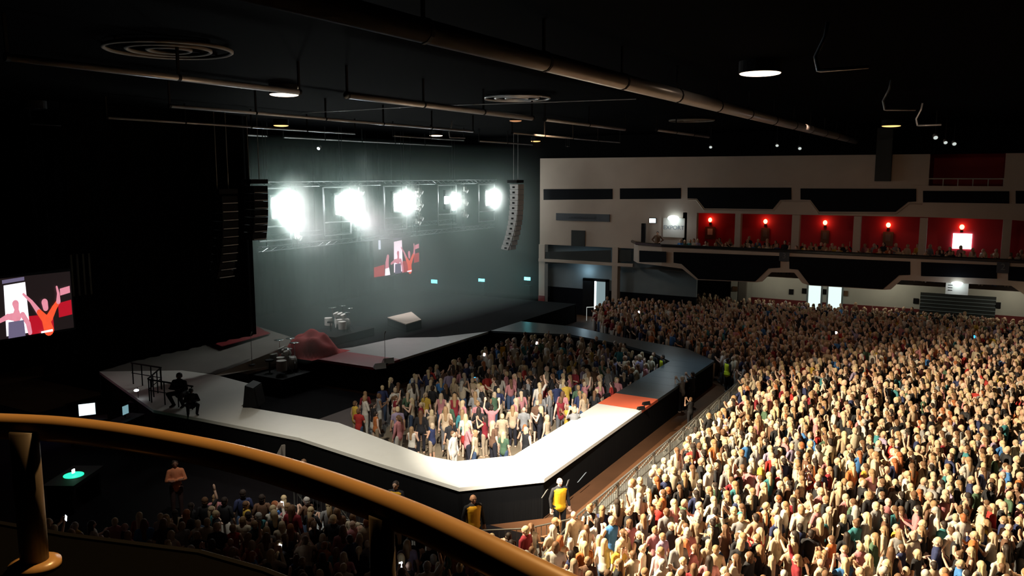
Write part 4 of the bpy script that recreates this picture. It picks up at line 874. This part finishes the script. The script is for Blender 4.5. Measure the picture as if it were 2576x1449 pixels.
guards = [((1190, 1243), 1.85, 'yellow_vest', 'bald', 'dark', 'arms down', (.30, .16, .10), 'bald guard in yellow vest standing before the rounded near end of the catwalk', 12, 3, 1.10),
 ((1408, 1201), 1.82, 'yellow_vest', 'bald', 'dark', 'arms down', (.72, .48, .38), 'bald guard with pale head in yellow vest beside the catwalk front corner', 14, 2, 1.08),
 ((995, 1210), 1.75, 'yellow_vest', 'short', 'dark', 'arms folded', (.5, .3, .2), 'dark-haired guard in yellow top half hidden by the curved handrail', 10, 12, 1.1),
 ((763, 1155), 1.72, 'yellow_vest', 'short', 'brown', 'arms down', (.6, .4, .3), 'guard whose head and pale shoulders show just above the curved handrail', 10, 15, 1.05),
 ((1832, 900), 1.70, 'lime_vest', 'short', 'dark', 'arms down', (.45, .28, .2), 'guard in lime yellow vest between the catwalk corner and the far barriers', 45, 5, 1.1),
 ((1667, 892), 1.70, 'lime_vest', 'short', 'dark', 'arms down', (.45, .28, .2), 'guard in lime yellow vest inside the fan pit at its far corner', 34, 18, 1.05),
 ((1262, 858), 1.70, 'yellow_vest', 'short', 'dark', 'arms down', (.5, .3, .22), 'guard in dull yellow top in the pit below the stage edge', 30, 14, 1.1)]
for (p, h, vm, hr_, hc, pose, sk, lab, tx, ty, wd_) in guards:
    q = onz(*p, h); b = person(q.x, q.y, 0, face(q.x, q.y, tx, ty), pose, hr_, HC[hc], 'long', K, 'trousers', K, sk, h/1.69, lab, None, wd_); vest(b, vm)
q = onz(440, 1165, 1.75); person(q.x, q.y, 0, face(q.x, q.y, 5, 5), 'arms folded', 'short', HC['dark'], 'long', (.55, .20, .10), 'trousers', (.04, .02, .02), (.2, .1, .07), 1.1, 'lone worker in orange-brown top with folded arms below the curved handrail')
lamp('POINT', 'worker_light', (q.x-1.2, q.y-1.2, 2.6), None, (1, .45, .25), 2, soft=.1)
q = onX(1650, 612, 53.9); b = person(54.2, q.y, ZD, face(54.2, q.y, 30, 15), 'hands on hips', 'short', HC['dark'], 'long', TC['brown'], 'trousers', K, SKIN[3], 1.06, 'guard in brownish yellow jacket standing at the balcony end by the pole'); vest(b, 'wood')
import bmesh
cm = BODY['arms folded'].copy(); bm = bmesh.new(); bm.from_mesh(cm); bmesh.ops.delete(bm, geom=[v for v in bm.verts if v.co.z < .86], context='VERTS')
bmesh.ops.translate(bm, verts=bm.verts, vec=(0, -.05, -.47)); bm.to_mesh(cm); bm.free()
CR = crouch_mesh()
for (x, y, k, rz, lab) in [(452, 1022, 1.12, 1.9, 'black-clad crew member bending low by the dark handrail'), (484, 1044, .86, 2.6, 'smaller crouching black-clad crew member at the near edge of the white deck')]:
    q = onz(x, y, DZ); b = bpy.data.objects.new('person', cm); COL.objects.link(b); b.location = q; b.rotation_euler.z = rz; b.scale = (k*1.25, k*1.25, k); b.color = (.03, .02, .02, 1); tag(b, lab, 'person')
    for n, me_, off in (('top', TOP[('arms folded', 'long')], -.47), ('trousers', CR, 0), ('hair', HAIR['short'], -.47)):
        o = bpy.data.objects.new(n, me_); COL.objects.link(o); o.parent = b; o.color = (.004, .004, .005, 1); o.location = (0, -.05 if off else 0, off)
q = onz(1507, 768, 1.75); person(q.x, q.y, 0, face(q.x, q.y, 30, 20), 'arms down', 'short', HC['dark'], 'long', K, 'trousers', K, SKIN[4], 1.06, 'lone dark figure standing in front of the lit doorway')
# camera crew beside the far end of the catwalk
for (x, y, lab, hc, tc, sk) in [(1716, 955, 'grey-haired photographer leaning on the outer side of the black catwalk', 'grey', 'grey', SKIN[0]), (1742, 945, 'dark-clad photographer behind the grey-haired one at the black catwalk', 'dark', 'black', SKIN[3]), (1738, 990, 'crouching photographer with bare arms at the black catwalk side', 'brown', 'black', SKIN[1])]:
    q = onz(x, y, 1.5); b = person(q.x, q.y, 0, face(q.x, q.y, 38, 20), 'holding a phone up', 'short', HC[hc], 'tee', TC[tc], 'trousers', K, sk, 1.0 if y < 960 else .8, lab)
# --- where the audience stands
def inside(P, x, y):
    c = False; n = len(P)
    for i in range(n):
        x1, y1 = P[i]; x2, y2 = P[(i+1) % n]
        if (y1 > y) != (y2 > y) and x < (x2-x1)*(y-y1)/(y2-y1)+x1: c = not c
    return c
MAIN = [(8.5, 22.5), (8.5, 2), (16, -7), (59.6, -11), (59.8, 13), (59.8, 20), (53.5, 23.2), (50, 22.4), (46.2, 19.3), (43.6, 15), (42.2, 12.6), (39.8, 10.6), (38, 9.0), (33, 8.5), (20, 8.45), (18.0, 9.4), (16.9, 10.8), (16.4, 12.5), (16.2, 16), (15.6, 18.2), (13.3, 18.9), (11, 20.8)]
PIT = [(23.3, 13.4), (38.5, 13.55), (39.6, 15.2), (40.6, 17.0), (41.3, 19.8), (40.2, 22.2), (24.3, 22.0), (23.2, 19.5), (22.6, 16)]
people = []
grid = {}
def place(x, y, r):
    gx_, gy_ = int(x/.6), int(y/.6)
    for i in (-1, 0, 1):
        for j in (-1, 0, 1):
            for (a, b) in grid.get((gx_+i, gy_+j), ()):
                if (a-x)**2+(b-y)**2 < r*r: return False
    grid.setdefault((gx_, gy_), []).append((x, y)); return True
TONES = {}
fixed = [((1237, 1124), 'both arms raised', 'bun', 'dark', 'tee', 'pink', 'pit person in pink T-shirt with both hands at the face, floor open around', 36, 20),
 ((1172, 1150), 'arms down', 'long', 'blonde', 'tee', 'white', 'blonde pit person in patterned white top and red skirt near the catwalk bend', 34, 22),
 ((1128, 1118), 'arms down', 'long', 'fair', 'long', 'green', 'pit person in green top with open floor on the near side', 34, 24),
 ((1290, 1125), 'clapping', 'long', 'light brown', 'long', 'beige', 'long-haired pit person in beige coat right of the pink T-shirt', 38, 20),
 ((1318, 1130), 'arms down', 'bald', 'grey', 'tee', 'grey', 'bald pit person in grey top at the white catwalk edge', 38, 20),
 ((1358, 1090), 'arms down', 'long', 'light brown', 'long', 'grey', 'pit person in wide grey top seen from behind', 38, 24),
 ((1400, 1060), 'hands on hips', 'short', 'dark', 'tee', 'navy', 'dark-haired pit person in navy T-shirt, hands on hips', 38, 24),
 ((1424, 1055), 'clapping', 'short', 'dark', 'tee', 'yellow', 'pit person in pale yellow T-shirt beside the navy one', 38, 22),
 ((1205, 1130), 'clapping', 'long', 'dark', 'long', 'black', 'dark-dressed pit person between the patterned top and the pink T-shirt', 34, 20),
 ((1060, 1140), 'arms down', 'straight', 'brown', 'long', 'black', 'tall dark-dressed pit person near the left bend of the catwalk', 34, 24),
 ((1545, 975), 'holding a phone up', 'short', 'dark', 'tee', 'lilac', 'pit person in pale bluish shirt near the red catwalk panel', 38, 22),
 ((1480, 1010), 'arms down', 'long', 'light brown', 'tee', 'cream', 'pit person in cream top next to the red panel edge', 38, 24)]
for (p, pose, h, hc, sl, tc, lab, tx, ty) in fixed:
    q = onz(*p, 0) if p[1] > 1050 else onz(p[0], p[1]-60, 1.4)
    place(q.x, q.y, .4)
    low = 'skirt' if 'skirt' in lab else 'trousers'
    person(q.x, q.y, 0, face(q.x, q.y, tx, ty), pose, h, HC[hc], sl, TC[tc], low, TC['red'] if low == 'skirt' else LC['dark'], SKIN[0], 1.0, lab)
# phones held up, each with its holder
phones = [(710, 1268, 1.62, 'phone_white', 'lone bright phone in the dark crowd beneath the curved handrail'), (704, 1376, 1.62, 'phone_white', 'brightest phone low in the dark crowd below the handrail'), (166, 1303, 1.62, 'phone_white', 'phone glowing by the left handrail post'), (1421, 1441, 1.5, 'phone_white', 'phone screen at the lower frame edge right of the handrail'),
 (1195, 953, 1.62, 'phone_blue', 'blue glowing phone in the middle of the fan pit'), (1350, 863, 1.68, 'phone_white', 'white phone light at the rear of the fan pit'), (1218, 892, 1.68, 'phone_white', 'white phone held up before the stage edge in the pit'), (1607, 785, 1.68, 'phone_white', 'distant phone in the dark crowd right of the lit doorway'),
 (2451, 847, 1.66, 'phone_blue', 'blue glowing phone in the dim far right crowd'), (2103, 837, 1.66, 'phone_white', 'tiny phone light in the dim far crowd centre'), (1434, 1026, 1.62, 'phone_blue', 'bluish phone by the white catwalk edge in the pit'), (1010, 1421, 1.6, 'phone_white', 'small phone between the second handrail post and the dark crowd')]
for i, (x, y, h, m, lab) in enumerate(phones):
    q = onz(x, y, h); rz = face(q.x, q.y, 32, 20)+.2*math.sin(i*3); s = h/1.54
    off = Vector((-math.sin(rz), math.cos(rz), 0))*.42*s; b = q-off
    place(b.x, b.y, .42)
    ph = bx(((-.04, -.006, -.075), (.04, .004, .075))).build('phone', m, None, False, q); ph.rotation_euler = (0, .3*math.sin(i), rz); tag(ph, lab, 'phone')
    people.append(dict(x=b.x, y=b.y, z=0, rz=rz, s=s*1.0, pose='holding a phone up', reg='phone', lab='holder of the '+lab))
random.seed(5); R = random.random
def in_view(x, y, z, m=60):
    px, py, zc = topx((x, y, z)); return zc > 1 and -m < px < W+m and -m < py < H+m
cnt = 0
for _ in range(60000):
    x = 8.5+R()*51.5; y = -11+R()*34.5
    if not inside(MAIN, x, y): continue
    if x < 18 and y > 9.5 and R() < .3: continue
    if not in_view(x, y, 1.5, 330): continue
    if place(x, y, .40):
        people.append(dict(x=x, y=y, z=0, reg='main'))
for _ in range(3000):
    x = 22.6+R()*19; y = 13.3+R()*9.0
    if not inside(PIT, x, y): continue
    if x < 26.5 and R() < .72: continue
    if x < 31 and 14 < y < 16.5 and R() < .5: continue
    if place(x, y, .62 if x < 31 else .53): people.append(dict(x=x, y=y, z=0, reg='pit'))
for k in range(5):                                     # the balcony rows
    y = -9.0
    while y < 15.8:
        y += .52+R()*.18
        if R() < .82: people.append(dict(x=53.7+k*.95+R()*.1, y=y, z=ZD+.06*k-.66, reg='balcony', rz=face(54, y, 32, 20)))
for (x, y) in [(1722, 606), (1736, 604), (1745, 612), (1712, 614), (1755, 605)]:
    q = onX(x, y, 54.2); people.append(dict(x=54.2, y=q.y, z=ZD-.35, reg='balcony', rz=face(54, q.y, 32, 20)))
# --- looks; the 300 that show largest become objects of their own
poses_w = ['arms down']*14+['clapping']*5+['one arm raised']*1+['both arms raised']*0+['holding a phone up']*1+['arms folded']*4+['hands on hips']
used = set()
for d in people:
    x, y = d['x'], d['y']
    if 'rz' not in d:
        d['rz'] = face(x, y, 33, 30)+random.gauss(0, .45) if d['reg'] == 'main' else face(x, y, 36, 27)+random.gauss(0, .8)
    d.setdefault('s', random.gauss(.985, .05)); d.setdefault('pose', random.choice(poses_w))
    px, py, zc = topx((x, y, d['z']+1.5)); d['zc'] = zc
    vis = 0 < px < W and -10 < py < H-8
    if px < 1150 and py > 1066+.00019*max(px, 0)**2+.03*px-40 and py < 1066+.00019*max(px, 0)**2+.03*px+40: vis = False
    if d['reg'] == 'main' and px < 650 and py > 1380+px*.08: vis = False
    d['score'] = (1.0/zc**2)*(2.0 if d['reg'] == 'pit' else .85)*(1 if vis else 0)+(1 if d['reg'] == 'phone' and vis else 0)
    if d['reg'] == 'balcony': d['score'] *= .4
people.sort(key=lambda d: -d['score'])
hairs = ['long']*5+['straight']*3+['bob']*2+['ponytail']*2+['bun']+['short']*5+['bald']
def look():
    h = random.choice(hairs); hc = random.choice(['blonde']*5+['fair']*4+['light brown']*4+['brown']*4+['dark']*3+['red', 'grey'])
    tc = random.choice(['black']*12+['white']*4+['cream']*4+['pink']*2+['red']+['black']*4+['beige']*6+['brown']*4+['cream']*3+['dark red']*2+['navy']*4+['grey']*4+['pink']*2+['green', 'green', 'white', 'white', 'yellow', 'red', 'blue', 'teal', 'lilac', 'orange'])
    return h, hc, tc, random.choice(['tee']*3+['long']*2+['vest']*3)
HN = {'long': 'long wavy {} hair', 'straight': 'long straight {} hair', 'bob': '{} bob', 'ponytail': '{} ponytail', 'bun': '{} bun', 'short': 'short {} hair', 'bald': 'bald head'}
def region(d):
    x, y = d['x'], d['y']
    if d['reg'] == 'pit': return 'in fan pit '+('near the white catwalk' if x < 29.5 and y < 17 else 'by the red panel' if y < 16 else 'at the stage side' if y > 19.5 else 'middle')
    if y > 11: return 'in dark crowd below handrail'
    return 'in lit floor crowd'
for d in people[:300]:
    for _ in range(400):
        h, hc, tc, sl = look(); key = (h, '' if h == 'bald' else hc, tc, sl, d['pose'])
        if key not in used: break
    used.add(key); lowk = random.choice(['trousers']*5+['skirt', 'shorts'])
    hn = HN[h].format(hc)
    pose = '' if d['pose'] == 'arms down' else ', '+d['pose'].replace('holding a phone up', 'phone held up')
    if len(pose) > 17: hn = hn.replace('long wavy', 'wavy').replace('long straight', 'straight')
    lab = d.get('lab') or '%s, %s %s%s, %s' % (hn, tc, {'tee': 'T-shirt', 'long': 'long-sleeved top', 'vest': 'sleeveless top'}[sl], pose, region(d))
    if len(lab.split()) > 16: lab = lab.replace('long-sleeved top', 'long sleeves').replace(' near the', ' near').replace(' at the', ' at')
    if len(lab.split()) > 16: lab = lab.replace('wavy ', '').replace('in fan pit', 'in pit')
    sk = random.choice(SKIN[:5]*3+SKIN[5:])
    person(d['x'], d['y'], d['z'], d['rz'], d['pose'], h, HC[hc], sl, TC[tc], lowk, random.choice(list(LC.values())), sk, d['s'], lab,
           {'pit': 'fans in the pit', 'main': 'fans on the open floor', 'phone': 'phone holders', 'balcony': 'balcony spectators'}[d['reg']])
# --- everyone else: one crowd mesh
def crowd_proto(pose, hair):
    mb = MB()
    mb.ell((0, .01, 1.56), (.076, .094, .115), 8, 6, 0); mb.capsule((0, 0, 1.38), (0, .01, 1.48), .056, .052, 6, 1, 0)
    if hair != 'bald': mb.ell((0, -.02, 1.595), (.09, .098, .098), 8, 5, 1); mb.ell((0, -.05, 1.54), (.078, .064, .085), 8, 5, 1)
    if hair == 'long': mb.capsule((0, -.07, 1.55), (0, -.10, 1.28), .075, .06, 6, 1, 1, sy=.6)
    mb.capsule((0, 0, 1.02), (0, 0, 1.30), .155, .17, 8, 2, 2, sy=.7); mb.capsule((-.12, 0, 1.365), (.12, 0, 1.365), .068, .068, 6, 1, 2)
    for i, (el, wr, hd) in enumerate(POSES[pose]):
        mb.capsule(SH[i], el, .060, .048, 6, 1, 2); mb.capsule(el, wr, .042, .03, 6, 1, 0); w = Vector(wr); mb.capsule(w, w+Vector(hd).normalized()*.13, .035, .03, 6, 1, 0)
        mb.capsule(STAND['hip'][i], STAND['ankle'][i], .105, .06, 6, 1, 3)
    V = np.array(mb.v, np.float32); L = np.concatenate([np.array(f, np.int32) for f in mb.f]); T = np.array([len(f) for f in mb.f], np.int32)
    cat = np.zeros(len(V), np.int32)
    for f, m in zip(mb.f, mb.m):
        for i in f: cat[i] = m
    return V, L, T, cat
protos = [crowd_proto(p, h) for p in ('arms down', 'clapping', 'one arm raised', 'both arms raised', 'holding a phone up', 'arms folded') for h in ('long', 'short')]
pidx = {p: i for i, p in enumerate(('arms down', 'clapping', 'one arm raised', 'both arms raised', 'holding a phone up', 'arms folded'))}
Vs, Ls, Ts, Cs = [], [], [], []; off = 0
for d in people[300:]:
    h, hc, tc, sl = look(); i = pidx.get(d['pose'], 0)*2+(0 if h in ('long', 'straight', 'bob', 'ponytail') else 1)
    V, L, T, cat = protos[i]; c, s = math.cos(d['rz']), math.sin(d['rz']); k = d['s']
    X = np.empty_like(V); X[:, 0] = (V[:, 0]*c-V[:, 1]*s)*k+d['x']; X[:, 1] = (V[:, 0]*s+V[:, 1]*c)*k+d['y']; X[:, 2] = V[:, 2]*k+d['z']
    sk = random.choice(SKIN[:5]); pal = np.array([(*sk, 1), (*(HC[hc] if h != 'bald' else sk), 1), (*TC[tc], 1), (*random.choice(list(LC.values())), 1)], np.float32)
    Vs.append(X); Ls.append(L+off); Ts.append(T); Cs.append(pal[cat]); off += len(V)
V = np.concatenate(Vs); L = np.concatenate(Ls); T = np.concatenate(Ts); Cc = np.concatenate(Cs)
me = bpy.data.meshes.new('crowd'); me.vertices.add(len(V)); me.vertices.foreach_set('co', V.ravel()); me.loops.add(len(L)); me.loops.foreach_set('vertex_index', L)
me.polygons.add(len(T)); me.polygons.foreach_set('loop_start', np.concatenate([[0], np.cumsum(T)[:-1]]).astype(np.int32))
me.update(calc_edges=True); me.polygons.foreach_set('use_smooth', np.ones(len(T), bool))
at = me.attributes.new('Col', 'FLOAT_COLOR', 'POINT'); at.data.foreach_set('color', Cc.ravel()); me.materials.append(M['crowd'])
cr = bpy.data.objects.new('crowd', me); COL.objects.link(cr); tag(cr, 'packed audience filling the floor, the rear of the pit and the balcony', 'crowd', None, 'stuff')
print('PEOPLE', len(people), 'crowd verts', len(V))
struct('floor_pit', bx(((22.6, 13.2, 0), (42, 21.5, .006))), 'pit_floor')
